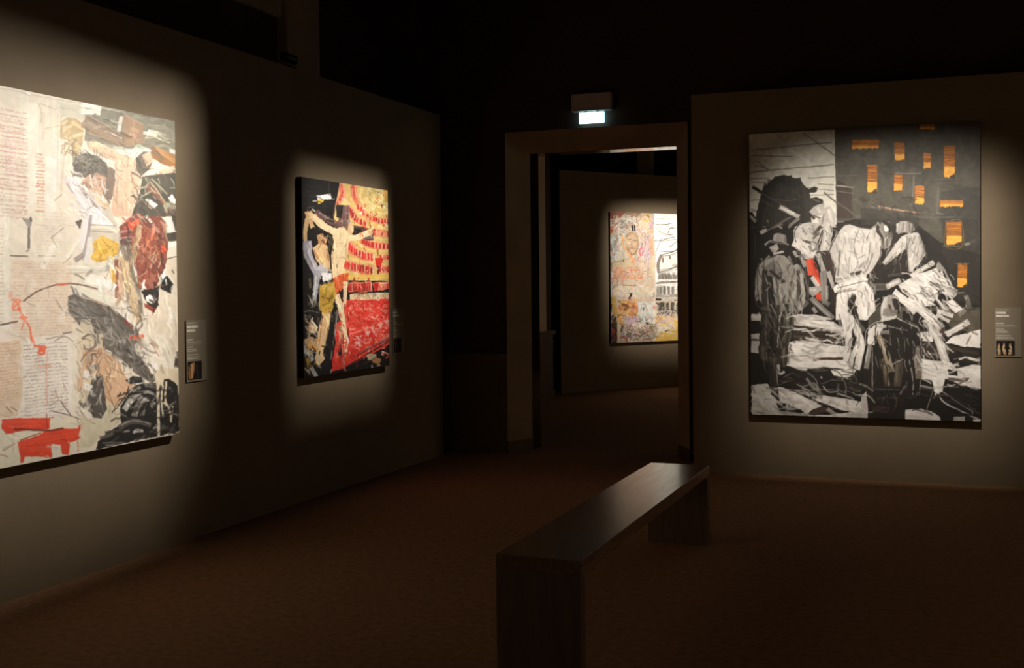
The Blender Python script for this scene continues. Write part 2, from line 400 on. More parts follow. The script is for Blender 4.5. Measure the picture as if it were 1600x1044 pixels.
class Art:
    """a painted field; x0..y1 is its extent in drawing units, res cells per unit"""
    def __init__(s, x0, y0, x1, y1, res, bg):
        s.x0, s.y0, s.res = x0, y0, res
        s.W, s.H = int((x1 - x0) * res), int((y1 - y0) * res)
        s.img = np.ones((s.H, s.W, 3)) * np.array(bg); s.h = np.zeros((s.H, s.W)); s.tf = (0, 0, 1)
    def at(s, ox, oy, sc): s.tf = (ox, oy, sc)
    def _p(s, pts):
        p = pts_of(pts); ox, oy, sc = s.tf
        return np.stack([(ox + p[:, 0] / sc - s.x0) * s.res, (oy + p[:, 1] / sc - s.y0) * s.res], -1)
    def _bb(s, p, m):
        a = np.floor(p.min(0) - m).astype(int); b = np.ceil(p.max(0) + m).astype(int) + 1
        return max(0, a[0]), max(0, a[1]), min(s.W, b[0]), min(s.H, b[1])
    def _mix(s, bb, al, col, hh):
        x0, y0, x1, y1 = bb
        s.img[y0:y1, x0:x1] = s.img[y0:y1, x0:x1] * (1 - al[..., None]) + np.clip(col, 0, 1) * al[..., None]
        s.h[y0:y1, x0:x1] = s.h[y0:y1, x0:x1] * (1 - 0.6 * al) + hh * al
    def poly(s, pts, c, a=1.0, var=0.05, rag=1.0):
        p = s._p(pts); bb = s._bb(p, 4); x0, y0, x1, y1 = bb
        if x1 <= x0 or y1 <= y0: return
        X, Y = np.meshgrid(np.arange(x0, x1) + .5, np.arange(y0, y1) + .5)
        ox, oy = RS.randint(0, 512, 2)
        n = NZ[(np.arange(y0, y1)[:, None] * 2 + oy) % 512, (np.arange(x0, x1)[None] * 2 + ox) % 512]
        n2 = NZ[(np.arange(y0, y1)[:, None] + ox) % 512, (np.arange(x0, x1)[None] + oy) % 512]
        X = X + (n - .5) * 3.2 * rag; Y = Y + (n2 - .5) * 3.2 * rag
        ins = np.zeros(X.shape, bool)
        for i in range(len(p)):
            (ax, ay), (bx, by) = p[i], p[i - 1]
            if ay == by: continue
            ins ^= ((ay > Y) != (by > Y)) & (X < (bx - ax) * (Y - ay) / (by - ay) + ax)
        al = ins * a
        s._mix(bb, al, np.array(c) + (n2[..., None] - .5) * 2 * var + (n[..., None] - .5) * var, 0.25 + .3 * n)
    def st(s, pts, w, c, a=1.0, br=0.5, dry=0.3, w1=None):
        """brush stroke of width w (drawing units of the tile) with bristle streaks"""
        p = smooth_path(s._p(pts)); sc = s.res / s.tf[2]; r0 = w * sc / 2; r1 = r0 if w1 is None else w1 * sc / 2
        bb = s._bb(p, max(r0, r1) + 2); x0, y0, x1, y1 = bb
        if x1 <= x0 or y1 <= y0: return
        X, Y = np.meshgrid(np.arange(x0, x1) + .5, np.arange(y0, y1) + .5)
        best = np.full(X.shape, 1e9); T = np.zeros(X.shape); U = np.zeros(X.shape); V = np.zeros(X.shape)
        seg = np.linalg.norm(np.diff(p, axis=0), axis=1); tot = max(seg.sum(), 1e-6); acc = 0
        for i in range(len(p) - 1):
            d = p[i + 1] - p[i]; l2 = d @ d
            if l2 < 1e-9: continue
            t = np.clip(((X - p[i, 0]) * d[0] + (Y - p[i, 1]) * d[1]) / l2, 0, 1)
            ex, ey = X - p[i, 0] - t * d[0], Y - p[i, 1] - t * d[1]
            q = np.hypot(ex, ey); m = q < best
            sl = math.sqrt(l2); best[m] = q[m]; T[m] = ((acc + t * seg[i]) / tot)[m]
            U[m] = ((d[0] * ey - d[1] * ex) / sl)[m]; V[m] = (np.abs(d[0] * ex + d[1] * ey) / sl)[m]; acc += seg[i]
        R = np.maximum(r0 + (r1 - r0) * T, .35)
        if r0 > 2:                                  # flat brush: ragged ends and flanks instead of round caps
            wob = NZ[(np.arange(y0, y1)[:, None] * 2 + int(p[0, 0])) % 512, (np.arange(x0, x1)[None] * 2 + int(p[0, 1])) % 512]
            R = R * (.80 + .36 * wob); end = R * (.1 + .55 * wob)
            edge = np.clip((R - np.abs(U)) * .55 + .5, 0, 1) * np.clip((end - V) * .6 + .5, 0, 1) * (best < 1e8)
        else:
            edge = np.clip(R - best + .5, 0, 1)
        k = max(3, int(min(r0, 14) * 1.3)); bn = RS.rand(k + 2)
        ui = np.clip((U / R + 1) / 2, 0, .999) * k; i0 = ui.astype(int); fr = ui - i0
        bv = bn[i0] * (1 - fr) + bn[i0 + 1] * fr
        ox, oy = RS.randint(0, 512, 2)
        grain = NZ[(np.arange(y0, y1)[:, None] * 3 + oy) % 512, (np.arange(x0, x1)[None] * 3 + ox) % 512]
        al = a * edge * np.clip(1.25 - dry * br * 2.2 * (T * .8 + .2) * (bv * .8 + grain * .7) * 1.3, 0, 1) if r0 > 1.2 else a * edge
        s._mix(bb, al, np.array(c) + (bv[..., None] - .5) * .28 * br, .3 + .7 * bv)
    def scrib(s, x0, y0, x1, y1, n, cols, w, ln, a=.9, curl=.9):
        for _ in range(n):
            p = np.array([RS.uniform(x0, x1), RS.uniform(y0, y1)]); th = RS.uniform(0, 6.3); q = [p.copy()]
            for _k in range(RS.randint(3, 7)):
                th += RS.normal(0, curl); p = p + ln * np.array([math.cos(th), math.sin(th)])
                p = np.clip(p, (x0, y0), (x1, y1)); q.append(p.copy())
            s.st(np.array(q), w * RS.uniform(.6, 1.3), cols[RS.randint(len(cols))], a, .3, .2)
    def script(s, x0, x1, y0, y1, pitch, col, a, w, slope, wob=.5):
        """rows of illegible handwriting: broken wavering lines"""
        y = y0
        while y < y1:
            x = x0 + RS.uniform(0, 4); sl = slope(y)
            while x < x1:
                L = RS.uniform(4, 16); xs = np.arange(x, min(x + L, x1), 1.3)
                if len(xs) > 1:
                    q = np.stack([xs, y + sl * (xs - x0) + RS.normal(0, wob, len(xs))], -1)
                    s.st(q, w * RS.uniform(.7, 1.2), col, a * RS.uniform(.35, 1), 0, 0)
                x += L + RS.uniform(1, 3)
            y += pitch * RS.uniform(.85, 1.15)
    def sample(s, q):
        im = s.img; hh = s.h
        x = np.clip((q[:, 0] - s.x0) * s.res - .5, 0, s.W - 1.001); y = np.clip((q[:, 1] - s.y0) * s.res - .5, 0, s.H - 1.001)
        i, j = y.astype(int), x.astype(int); f, g = (y - i), (x - j)
        def lerp(A):
            f_, g_ = (f[:, None], g[:, None]) if A.ndim == 3 else (f, g)
            return (A[i, j] * (1 - g_) + A[i, j + 1] * g_) * (1 - f_) + (A[i + 1, j] * (1 - g_) + A[i + 1, j + 1] * g_) * f_
        return lerp(im), lerp(hh)
    def hatch(s, x0, y0, x1, y1, n, ang, ln, w, cols, a, jit=.07, spread=14):
        """short brush marks at a common slant; cols None picks the colour up from the wet paint"""
        for _ in range(n):
            x, y = RS.uniform(x0, x1), RS.uniform(y0, y1); t = math.radians(ang + RS.normal(0, spread)); l = ln * RS.uniform(.5, 1.4)
            dx, dy = math.cos(t) * l / 2, math.sin(t) * l / 2; bx, by = RS.normal(0, .12, 2) * l
            if cols is None:
                q = s._p([(x, y)])[0].astype(int); px = s.img[min(max(q[1], 0), s.H - 1), min(max(q[0], 0), s.W - 1)]
                c = px * (1 + RS.normal(0, jit * 1.6)) + RS.normal(0, jit * .4)
            else: c = cols[RS.randint(len(cols))]
            s.st([(x - dx, y - dy), (x + bx, y + by), (x + dx, y + dy)], w * RS.uniform(.5, 1.3), c, a, .5, .4)
    def work(s, warp=1.1, tone=.10):
        """drag the wet paint about a little and leave bristle streaks"""
        yy, xx = np.mgrid[0:s.H, 0:s.W]
        def nz(ky, kx, o): return NZ[((yy * ky).astype(int) + o) % 512, ((xx * kx).astype(int) + 3 * o) % 512] - .5
        am = warp * s.res
        dx = am * (2.6 * nz(1, 1, 40) + 1.6 * nz(2.3, 2.3, 91)); dy = am * (2.6 * nz(1, 1, 250) + 1.6 * nz(2.3, 2.3, 333))
        Y = np.clip((yy + dy).round().astype(int), 0, s.H - 1); X = np.clip((xx + dx).round().astype(int), 0, s.W - 1)
        s.img = s.img[Y, X]; s.h = s.h[Y, X]
        u, v = xx * .8 + yy * .6, yy * .8 - xx * .6
        def st(a, b, ka, kb, o): return NZ[((a * ka).astype(int) + o) % 512, ((b * kb).astype(int) + o) % 512] - .5
        m = np.clip(nz(.7, .7, 5) * 6 + .5, 0, 1)
        n = .7 * st(u, v, .6, 4, 17) * m + .7 * st(v, u, .5, 4, 77) * (1 - m) + .5 * nz(1.5, 1.5, 200) + .5 * nz(4, 4, 9)
        s.img = np.clip(s.img * (1 + 2 * tone * n[..., None]) + tone * .10 * n[..., None], 0, 1); s.h += .25 * n
    def soften(s):
        k = np.array([.25, .5, .25])
        for ax in (0, 1):
            P = np.pad(s.img, [(1, 1) if i == ax else (0, 0) for i in range(3)], mode='edge')
            s.img = sum(k[i] * np.take(P, range(i, i + s.img.shape[ax]), axis=ax) for i in range(3))

def canvas(name, art, origin, du, dv, nrm, w, h, nx, ny, material, parent, mapping, relief=.0012):
    """grid sheet: origin is the lower left corner in world space, du/dv unit vectors"""
    u = np.linspace(0, w, nx); v = np.linspace(0, h, ny); U, V = np.meshgrid(u, v)
    P = np.array(origin) + U.reshape(-1, 1) * np.array(du) + V.reshape(-1, 1) * np.array(dv)
    col, hh = art.sample(mapping(P, U.ravel(), V.ravel()))
    P = P + np.array(nrm) * (hh * relief)[:, None]
    base = np.array(parent.location)
    me = bpy.data.meshes.new(name)
    idx = np.arange(nx * ny).reshape(ny, nx)
    F = np.stack([idx[:-1, :-1], idx[:-1, 1:], idx[1:, 1:], idx[1:, :-1]], -1).reshape(-1, 4)
    me.vertices.add(nx * ny); me.vertices.foreach_set('co', (P - base).astype(np.float32).ravel())
    me.loops.add(F.size); me.loops.foreach_set('vertex_index', F.astype(np.int32).ravel())
    me.polygons.add(len(F)); me.polygons.foreach_set('loop_start', np.arange(0, F.size, 4, dtype=np.int32))
    me.polygons.foreach_set('loop_total', np.full(len(F), 4, np.int32))
    me.update(calc_edges=True)
    me.polygons.foreach_set('use_smooth', np.ones(len(F), bool))
    ca = me.color_attributes.new('paint', 'FLOAT_COLOR', 'POINT')
    rgba = np.ones((nx * ny, 4), np.float32); rgba[:, :3] = lin(np.clip(col, 0, 1))
    ca.data.foreach_set('color', rgba.ravel())
    return link(name, me, material, parent)

def slab(name, origin, du, dv, nrm, w, h, t, material, parent):
    """box behind a sheet: front face at origin plane, thickness t along -nrm"""
    o, du, dv, nrm = (np.array(v, float) for v in (origin, du, dv, nrm)); b = np.array(parent.location)
    vs = [tuple(o + du * a + dv * c - nrm * k - b) for k in (0, t) for a, c in ((0, 0), (w, 0), (w, h), (0, h))]
    return poly_mesh(name, vs, [(0, 1, 2, 3), (4, 5, 6, 7), (0, 1, 5, 4), (1, 2, 6, 5), (2, 3, 7, 6), (3, 0, 4, 7)], material, parent)

def photo_map(P, U, V): return project(P)

def hang(label, art, origin, du, nrm, w, h, nx, ny, t=.044):
    o = np.array(origin, float); c = o + np.array(du) * w / 2 - np.array(nrm) * t
    r = empty('painting', tuple(c), label, 'painting', 'large paintings on the partitions')
    canvas('canvas', art, o, du, (0, 0, 1), nrm, w, h, nx, ny, M_PAINT, r, photo_map)
    slab('stretcher', o - np.array(nrm) * .0004, du, (0, 0, 1), nrm, w, h, t - .0006, M_BLACK, r)
    return r

g = lambda v, k=0.0: (v, v - .02 - k, v - .04 - k)       # warm grey of value v
# ---- night painting, black and white with orange windows
def paint_night():
    A = Art(1160, 180, 1545, 680, 2.4, (.13, .11, .095))
    K, D, ORA = (.085, .07, .06), (.19, .165, .145), (.86, .53, .17)
    A.at(0, 0, 1)
    A.poly("1300,180 1545,180 1545,520 1300,520", (.30, .285, .25), 1, .05)
    A.poly("1170,330 1320,345 1420,340 1470,380 1540,400 1540,480 1170,480", K, .9, .05, 3)
    A.poly("1470,300 1545,290 1545,480 1475,470", (.20, .185, .165), .7, .04, 3)
    A.scrib(1305, 195, 1530, 340, 46, [(.34, .32, .29), (.25, .24, .22)], 5, 14, .35)
    A.at(1165, 195, 6.526)
    A.poly("20,60 40,96 905,50 930,1044 20,1044", (.82, .81, .77), 1, .03, .3)
    A.poly("20,20 905,20 905,70 20,105", (.82, .81, .77), 1, .03, .3)
    A.scrib(60, 110, 890, 480, 26, [(.87, .86, .82), (.76, .75, .71)], 40, 90, .4)
    for q, w, c in (("50,262 280,240 450,222 880,178", 9, .38), ("60,315 310,325 480,322", 9, .42), ("590,85 740,190 905,310", 12, .40),
                    ("50,490 350,455 640,430 900,405", 11, .36), ("50,550 230,545", 9, .42), ("60,585 220,597 370,607", 9, .4),
                    ("640,540 900,530", 9, .4), ("740,600 905,618", 9, .45), ("50,770 170,765", 9, .35), ("590,720 900,712", 9, .42),
                    ("640,640 905,675", 8, .45), ("800,690 925,790", 14, .42), ("120,380 230,465", 14, .55), ("110,420 280,470", 10, .5)):
        A.st(q, w, g(c), .8, .2)
    # dark loosely brushed mass
    A.poly("95,1044 125,860 185,700 225,590 300,530 395,505 470,525 555,560 640,650 700,625 745,640 735,680 600,700 590,740 640,800 650,1044", (.15, .14, .12), 1, .03, 4)
    for q in ("230,620 190,760 130,1040", "330,550 300,760 250,1040", "430,530 440,760 400,1040", "520,560 560,760 540,1040", "600,660 620,800 620,1040"):
        A.st(q, 90, (.145, .135, .115), .95, .35, .2)
    A.scrib(240, 560, 600, 860, 20, [(.20, .19, .16), (.12, .11, .1)], 30, 60, .5)
    A.poly("30,900 70,880 130,1000 130,1044 30,1044", K)
    A.st("50,930 105,985", 30, g(.66), .8); A.st("60,860 110,880", 26, g(.4), .6)
    A.st("75,640 180,700 330,790", 30, (.14, .13, .12), 1); A.st("150,690 330,790 440,860", 12, g(.4), .7)
    A.st("350,845 545,935", 46, g(.72), .95); A.st("360,850 500,905", 18, g(.88), .8)
    A.st("150,760 270,830", 10, g(.34), .7); A.st("300,760 430,780 520,755", 9, g(.36), .7)
    A.st("300,1040 460,945", 22, g(.42), .8); A.st("450,1035 545,955", 26, g(.66), .9)
    # brown patch and light lines at the edge of the pale panel
    A.poly("932,560 1085,640 1095,960 932,960", (.23, .175, .15), .9, .04, 3)
    A.st("935,625 1105,642", 15, g(.58), .9); A.st("930,680 1100,705", 10, g(.42), .8); A.st("930,525 1150,520", 7, g(.45), .7)
    A.st("800,690 940,800 1150,950", 16, g(.40), .7); A.st("930,400 1080,390", 6, g(.38), .6); A.st("930,962 1120,960", 7, g(.4), .6)
    A.st("925,850 930,1000", 10, g(.7), .7); A.st("930,990 1000,990", 20, g(.6), .6)
    # windows
    A.at(1345, 185, 6.14)
    def win(x0, y0, x1, y1, lo=.62):
        n = max(3, int((y1 - y0) / 13)); wx = x1 - x0
        A.poly([(x0, y0), (x1, y0), (x1, y1 - 12), (x0, y1 - 12)], (.42, .235, .08), 1, .05, .6)
        wide = wx > 1.6 * (y1 - y0)
        for i in range(n):
            y = y0 + (i + .5) * (y1 - y0 - 10) / n; f = i / n
            c = np.array(ORA) * RS.uniform(.72, 1.0) if (f < lo or wide) else np.array((.97, .69, .28))
            if wide and f > .6: c = np.array((.95, .62, .24))
            A.st([(x0 + RS.uniform(0, 5), y + RS.normal(0, 1.5)), ((x0 + x1) / 2, y + RS.normal(0, 1.5)), (x1 - RS.uniform(0, 5), y + RS.normal(0, 1.5))],
                 (9.5 if f < lo and not wide else 16), c, 1, .35, .1)
        for _ in range(int(wx / 16)):
            x = RS.uniform(x0 + 6, x1 - 6); A.st([(x, y1 - 25), (x + RS.normal(0, 3), y1 - RS.uniform(0, 14))], 14, (.95, .66, .26), .9, .3)
        if not wide and y1 - y0 > 200:
            x = x0 + .6 * wx; A.poly([(x, y1 - 20), (x1, y1 - 45), (x1 + 3, y1 + 5), (x - 10, y1 + 5)], (.2, .17, .13), .9)
        A.st([(x1 + 4, y0), (x1 + 3, y1)], 4, (.5, .33, .16), .7); A.st([(x0 - 4, y0 + 5), (x0 - 4, y1)], 4, (.45, .28, .12), .6)
    for r in ((-82, 208, 172, 296), (563, 58, 706, 112), (325, 228, 415, 408), (603, 333, 670, 484), (800, 263, 902, 572), (64, 448, 156, 716),
              (320, 543, 398, 702), (520, 650, 608, 828), (764, 788, 982, 852)): win(*r)
    A.at(1345, 340, 6.525)
    win(875, 45, 1026, 288, .6); win(988, 468, 1080, 716, .6)
    A.st("870,40 1025,40 1030,300 860,292 870,40", 6, (.62, .42, .22), .7)
    A.st("830,292 1030,300", 8, g(.5), .7); A.st("1060,275 1110,268", 26, g(.62), .7); A.st("1130,255 1170,235", 30, g(.34), .6)
    A.st("960,470 1105,470", 7, g(.45), .7)
    A.at(1345, 185, 6.14)
    for q, w, c in (("330,532 575,530", 15, .48), ("510,560 498,830", 16, .46), ("430,842 520,828", 12, .42), ("742,660 734,905", 13, .44), ("725,905 795,922", 15, .46),
                    ("545,956 900,950", 12, .42), ("680,590 925,582", 7, .40), ("915,540 918,585", 6, .4), ("100,850 300,892", 15, .44), ("310,240 330,425", 7, .38),
                    ("300,425 415,400", 7, .4), ("640,960 760,905", 9, .38)):
        A.st(q, w, g(c), .8, .4)
    A.st("165,845 330,875 545,910", 15, (.66, .50, .40), .95); A.st("540,905 620,915", 8, (.5, .38, .3), .7)
    for x in range(0, 330, 70): A.st([(x, 95 - x * .03), (x + 48, 93 - x * .03)], 5, g(.42), .6)
    A.st("230,130 300,110 420,115", 5, g(.36), .5); A.st("600,190 700,180 730,160", 6, g(.40), .5)
    A.poly("0,860 200,880 560,960 560,1044 0,1044", (.20, .185, .16), .8, .04, 3)
    A.scrib(0, 760, 560, 960, 16, [(.17, .15, .13), (.26, .24, .21)], 24, 45, .5)
    # dark behind the figures
    A.at(0, 0, 1)
    A.poly("1172,362 1240,350 1300,372 1300,500 1172,500", K, .95, .03, 2)
    A.poly("1295,350 1400,352 1412,360 1425,400 1420,440 1300,480", (.14, .12, .105), .9, .03, 2)
    A.poly("1440,380 1478,400 1490,450 1440,430", (.12, .105, .09), .9, .03, 2)
    # ---- bench planks and ground, left half
    A.at(1165, 490, 5.8)
    A.poly("40,-60 1110,-60 1110,960 40,960", K, 1, .03)
    A.poly("50,10 142,8 142,72 50,66", g(.72)); A.poly("50,188 132,182 120,362 50,352", g(.68)); A.st("50,236 130,240", 18, g(.22)); A.st("55,30 135,35", 16, g(.85), .7)
    A.poly("430,20 560,8 800,78 885,130 870,165 700,135 430,105", g(.76), 1, .05)
    A.st("440,85 640,105 860,140", 22, g(.88)); A.st("620,85 790,100", 46, g(.9), .9); A.st("470,40 700,60", 14, g(.5), .7)
    A.poly("425,110 865,172 845,270 400,235", (.17, .135, .115), 1, .04)
    A.st("420,205 640,225 830,260", 20, (.33, .29, .24), .8); A.st("460,165 700,190", 12, (.26, .22, .19), .7)
    A.st("820,270 900,170", 34, g(.66), .8); A.st("760,240 850,190", 26, (.36, .3, .27), .7)
    A.poly("390,262 450,244 650,262 905,300 905,385 930,470 935,512 700,482 545,512 365,470 382,330", g(.86), 1, .05)
    A.st("400,300 620,300", 60, g(.92), .8); A.st("640,330 880,330", 50, g(.82), .8); A.st("650,300 610,430", 10, g(.45), .7)
    A.st("620,425 700,408 880,408", 26, (.26, .18, .16), .95); A.st("500,380 620,385", 8, g(.4), .7); A.st("740,230 650,300", 14, g(.4), .7)
    A.st("400,440 640,445 900,480", 34, g(.90), .8); A.st("440,480 600,500 720,485", 12, g(.70), .8)
    A.poly("330,498 540,520 700,490 780,510 1050,520 1062,770 800,745 430,695 310,620", (.115, .1, .085), 1, .03)
    A.st("340,600 520,640 700,640", 30, (.2, .165, .14), .7); A.st("440,560 640,580", 26, (.17, .14, .12), .7)
    for q, w, c in (("560,535 635,600 656,690", 9, .55), ("430,695 620,695 800,688", 12, .45), ("868,570 905,650 906,740", 11, .55), ("350,578 420,545 505,548", 8, .5),
                    ("380,580 450,600", 8, .4), ("840,640 830,740", 26, .3), ("690,640 780,600", 12, .35)): A.st(q, w, g(c), .85)
    A.st("682,575 690,585", 16, g(.7)); A.st("975,715 980,720", 12, g(.6))
    A.poly("52,650 110,640 205,640 250,740 300,870 300,890 60,912", g(.80), 1, .05)
    A.st("100,680 180,820", 50, g(.86), .7); A.st("110,830 180,880", 30, g(.62), .5); A.st("60,660 85,720", 20, g(.4), .5)
    A.poly("290,662 400,690 520,750 695,840 600,880 555,915 480,862 310,800", g(.84), 1, .05); A.st("330,720 640,830", 60, g(.9), .7); A.st("310,690 420,700", 20, g(.65), .7)
    A.poly("655,735 900,772 1105,812 1105,905 880,880 640,790", g(.82), 1, .05); A.st("680,765 1080,850", 50, g(.90), .7); A.st("520,720 690,760", 36, g(.42), .7)
    A.poly("300,850 360,810 480,862 555,915 300,900", K); A.st("340,860 380,820", 8, g(.5)); A.st("400,860 440,820", 8, g(.5))
    A.poly("560,915 690,845 830,860 760,890 630,920", (.27, .22, .19)); A.poly("60,890 300,880 640,925 1105,880 1105,948 60,915", g(.74), 1, .05)
    A.st("330,890 560,920", 18, g(.5), .7); A.st("640,925 900,930", 14, g(.88), .7); A.st("920,790 930,860", 20, g(.6), .6); A.st("1000,840 1030,790", 9, g(.2), .8)
    # ---- ground, right half
    A.at(1345, 490, 5.8)
    A.poly("380,-20 1090,-20 1090,985 380,985", K, 1, .03)
    A.poly("760,-20 1090,-20 1090,150 980,175 800,120", (.36, .33, .28), .9, .05, 3)
    A.poly("540,165 645,160 655,255 545,250", g(.90)); A.poly("775,278 850,195 960,170 1088,150 1088,315 900,292", g(.90), 1, .04, 4)
    for q in ("960,180 1000,150", "1000,200 960,280", "1060,190 1010,170"): A.st(q, 16, (.4, .35, .3), .7)
    A.poly("550,262 700,272 735,405 560,402", (.2, .16, .14)); A.st("600,365 690,365", 18, g(.5), .7); A.st("560,290 600,270", 12, g(.5), .7)
    A.poly("780,290 1088,330 1088,455 830,440", (.12, .1, .085)); A.st("800,310 900,330 1060,360", 30, (.27, .22, .18), .8); A.poly("1060,395 1088,390 1088,470 1060,465", g(.35))
    A.poly("552,412 735,430 830,470 890,502 1000,460 1088,470 1088,685 900,640 760,590 640,600 552,592", g(.87), 1, .05)
    A.st("900,520 1080,540", 70, g(.93), .7); A.st("570,450 720,480", 60, g(.92), .7); A.st("800,600 960,600", 34, (.3, .25, .21), .8); A.st("880,640 980,590", 16, (.3, .25, .21), .8)
    A.poly("790,510 880,500 875,570 800,560", (.1, .085, .07)); A.st("790,510 860,500 942,472", 26, (.1, .08, .07), 1, .3, .1, 4)
    A.poly("405,870 560,865 640,890 720,940 722,978 400,965", g(.80)); A.st("420,900 600,920", 40, g(.88), .7)
    A.poly("838,938 945,934 942,978 838,972", g(.60)); A.poly("1018,960 1088,958 1088,988 1018,984", g(.8)); A.st("600,862 655,690", 9, g(.5)); A.st("650,780 665,740", 8, g(.5))
    A.st("500,640 480,760", 20, (.3, .25, .2), .8); A.st("440,760 520,720", 26, g(.62), .8); A.st("860,780 980,840", 30, (.2, .17, .12), .6)
    # ---- seated figure behind, with red cloth
    A.at(1165, 195, 6.526)
    A.poly("628,810 655,755 720,735 790,760 805,820 760,830 700,840 680,890 650,890", (.16, .14, .12)); A.poly("650,890 700,835 790,800 808,870 770,930 690,925", g(.66))
    A.st("735,850 760,900", 30, g(.78), .8); A.st("690,760 760,790", 18, g(.42), .7); A.st("650,900 700,960", 26, (.2, .17, .15)); A.st("690,930 780,960", 22, (.3, .27, .23), .8)
    A.poly("800,850 860,825 915,900 922,1044 760,1044 735,970 800,930", g(.70)); A.st("850,870 880,1020", 40, g(.80), .8); A.st("800,900 780,1010", 20, g(.45), .7)
    A.at(1165, 340, 6.526)
    A.poly("492,130 560,62 640,48 752,62 792,120 765,240 725,330 692,425 600,425 548,330 498,285", g(.70), 1, .06)
    A.st("520,120 640,80", 60, g(.80), .8); A.st("560,170 690,190", 50, g(.76), .7); A.st("700,170 765,95", 34, (.24, .2, .17), .9); A.st("690,215 750,160", 20, (.3, .26, .22), .8)
    A.st("585,240 665,258", 28, (.22, .18, .16), .9); A.st("640,110 700,130", 12, g(.45), .6); A.st("590,150 610,210", 10, g(.5), .6)
    A.st("500,255 620,310 700,360", 90, g(.86), .95); A.st("520,300 680,390", 50, g(.92), .7); A.st("690,345 740,300", 22, g(.45), .8)
    A.poly("795,30 870,30 890,140 855,335 755,345 790,160", g(.74)); A.st("840,60 800,330", 34, g(.86), .8); A.st("782,130 735,275", 11, g(.2)); A.st("870,80 885,150", 14, g(.3), .7)
    A.poly("800,340 860,345 920,470 905,690 850,560 800,520", (.24, .19, .175)); A.st("880,380 905,600", 26, (.3, .25, .22), .7)
    A.poly("600,440 680,415 722,480 748,560 768,690 735,705 690,592 640,595 615,560", (.82, .28, .18), 1, .05)
    A.st("640,450 700,560", 30, (.88, .36, .24), .8); A.st("680,440 740,600", 22, (.66, .17, .11), .8); A.st("630,540 680,580", 18, (.9, .45, .34), .7); A.st("720,600 755,690", 20, (.88, .34, .22), .8)
    A.st("605,480 625,570", 26, (.1, .08, .08)); A.st("705,470 728,525", 18, (.12, .08, .08)); A.st("555,385 605,500", 36, g(.72), .9); A.st("600,420 640,560", 10, g(.6), .7)
    A.poly("715,768 778,762 772,855 718,822", (.80, .29, .19)); A.st("680,610 750,720", 46, g(.80), .95); A.poly("640,712 760,700 782,742 690,802 640,770", g(.62)); A.st("650,740 720,740", 24, g(.78), .7)
    A.st("740,375 795,545", 56, g(.74), .95); A.st("770,400 760,520", 14, g(.36), .7); A.st("790,560 805,870", 62, g(.56), .95); A.st("845,560 895,720", 40, g(.74), .95); A.st("830,700 830,830", 30, g(.68), .7)
    A.st("800,860 850,890", 50, g(.46), .8); A.st("880,730 895,960", 50, (.15, .12, .1), .95); A.st("640,600 640,800", 16, (.3, .26, .23), .8)
    A.st("600,440 640,840", 10, g(.62), .6); A.st("675,825 885,1030", 56, g(.52), .95); A.st("690,850 860,1010", 14, g(.72), .7); A.st("530,950 625,860", 52, g(.42), .9); A.st("690,920 720,965", 40, g(.66), .8)
    A.poly("510,985 700,985 870,1030 870,1044 510,1044", g(.74))
    # ---- coat and hat
    A.poly("95,830 100,640 125,540 165,450 235,410 300,382 395,388 480,455 570,495 600,560 625,700 605,860 535,965 510,1044 175,1044 165,890", g(.50), 1, .05)
    A.st("250,420 160,510 130,680 130,840", 66, g(.64), .95); A.st("300,410 420,440 520,520", 60, g(.62), .9); A.st("350,480 420,560", 70, g(.60), .8)
    A.st("200,545 190,800 205,1020", 54, (.20, .17, .15), .95); A.st("255,540 330,610 395,660", 34, (.2, .18, .15), .95); A.st("245,610 265,800 300,1040", 66, (.12, .1, .09), .95)
    A.st("285,620 300,720 320,790", 26, g(.66)); A.poly("335,695 440,640 475,700 430,860 370,850 325,905", g(.60)); A.st("400,680 370,830", 34, g(.68), .7)
    A.st("452,660 440,860", 24, (.24, .21, .18)); A.st("510,650 490,820", 44, g(.72), .95); A.st("535,545 548,840", 34, (.24, .21, .18), .95); A.st("565,580 592,820 550,930", 36, g(.68), .95)
    A.st("600,620 625,840", 16, (.14, .12, .1)); A.st("335,900 310,1040", 44, (.2, .19, .16)); A.st("420,890 410,1040", 44, (.22, .21, .17)); A.st("480,860 485,1040", 40, g(.42), .9); A.st("380,820 400,880", 44, g(.46), .8)
    A.st("130,850 190,960", 26, (.14, .12, .1)); A.st("160,930 235,930", 34, g(.4), .7)
    A.poly("340,290 440,290 520,380 530,470 480,490 430,420 350,340", (.13, .11, .095)); A.st("490,345 525,400", 34, g(.7), .9); A.st("440,400 460,440", 26, g(.45), .8); A.st("520,410 560,450", 22, (.1, .08, .07))
    A.poly("240,305 322,268 345,322 300,362 268,352", g(.66)); A.st("270,310 320,330", 24, g(.76), .7); A.st("285,372 385,352", 24, g(.72))
    A.poly("272,245 290,172 335,154 412,182 424,275 350,255", g(.56)); A.st("300,180 300,240", 36, g(.64), .8); A.st("400,200 410,260", 20, g(.42), .8)
    A.st("206,282 260,246 340,258 440,280", 30, g(.60), 1, .4, .1, 18); A.st("340,285 440,300", 20, (.12, .1, .09))
    A.st("160,150 215,125", 44, g(.72), .9); A.st("230,125 380,70", 16, g(.5), .8); A.st("340,90 375,110", 18, g(.5)); A.st("215,30 235,45", 20, g(.5), .8); A.st("95,180 98,410", 12, g(.24), .8)
    A.st("60,10 100,50", 16, g(.6), .7); A.st("240,120 430,5", 10, g(.36), .8); A.st("445,100 540,5", 24, g(.42), .9)
    A.at(1165, 490, 5.8)
    A.poly("148,-20 445,-20 432,140 392,300 372,480 302,490 300,640 272,745 232,742 205,460 130,400", (.20, .185, .155), 1, .04)
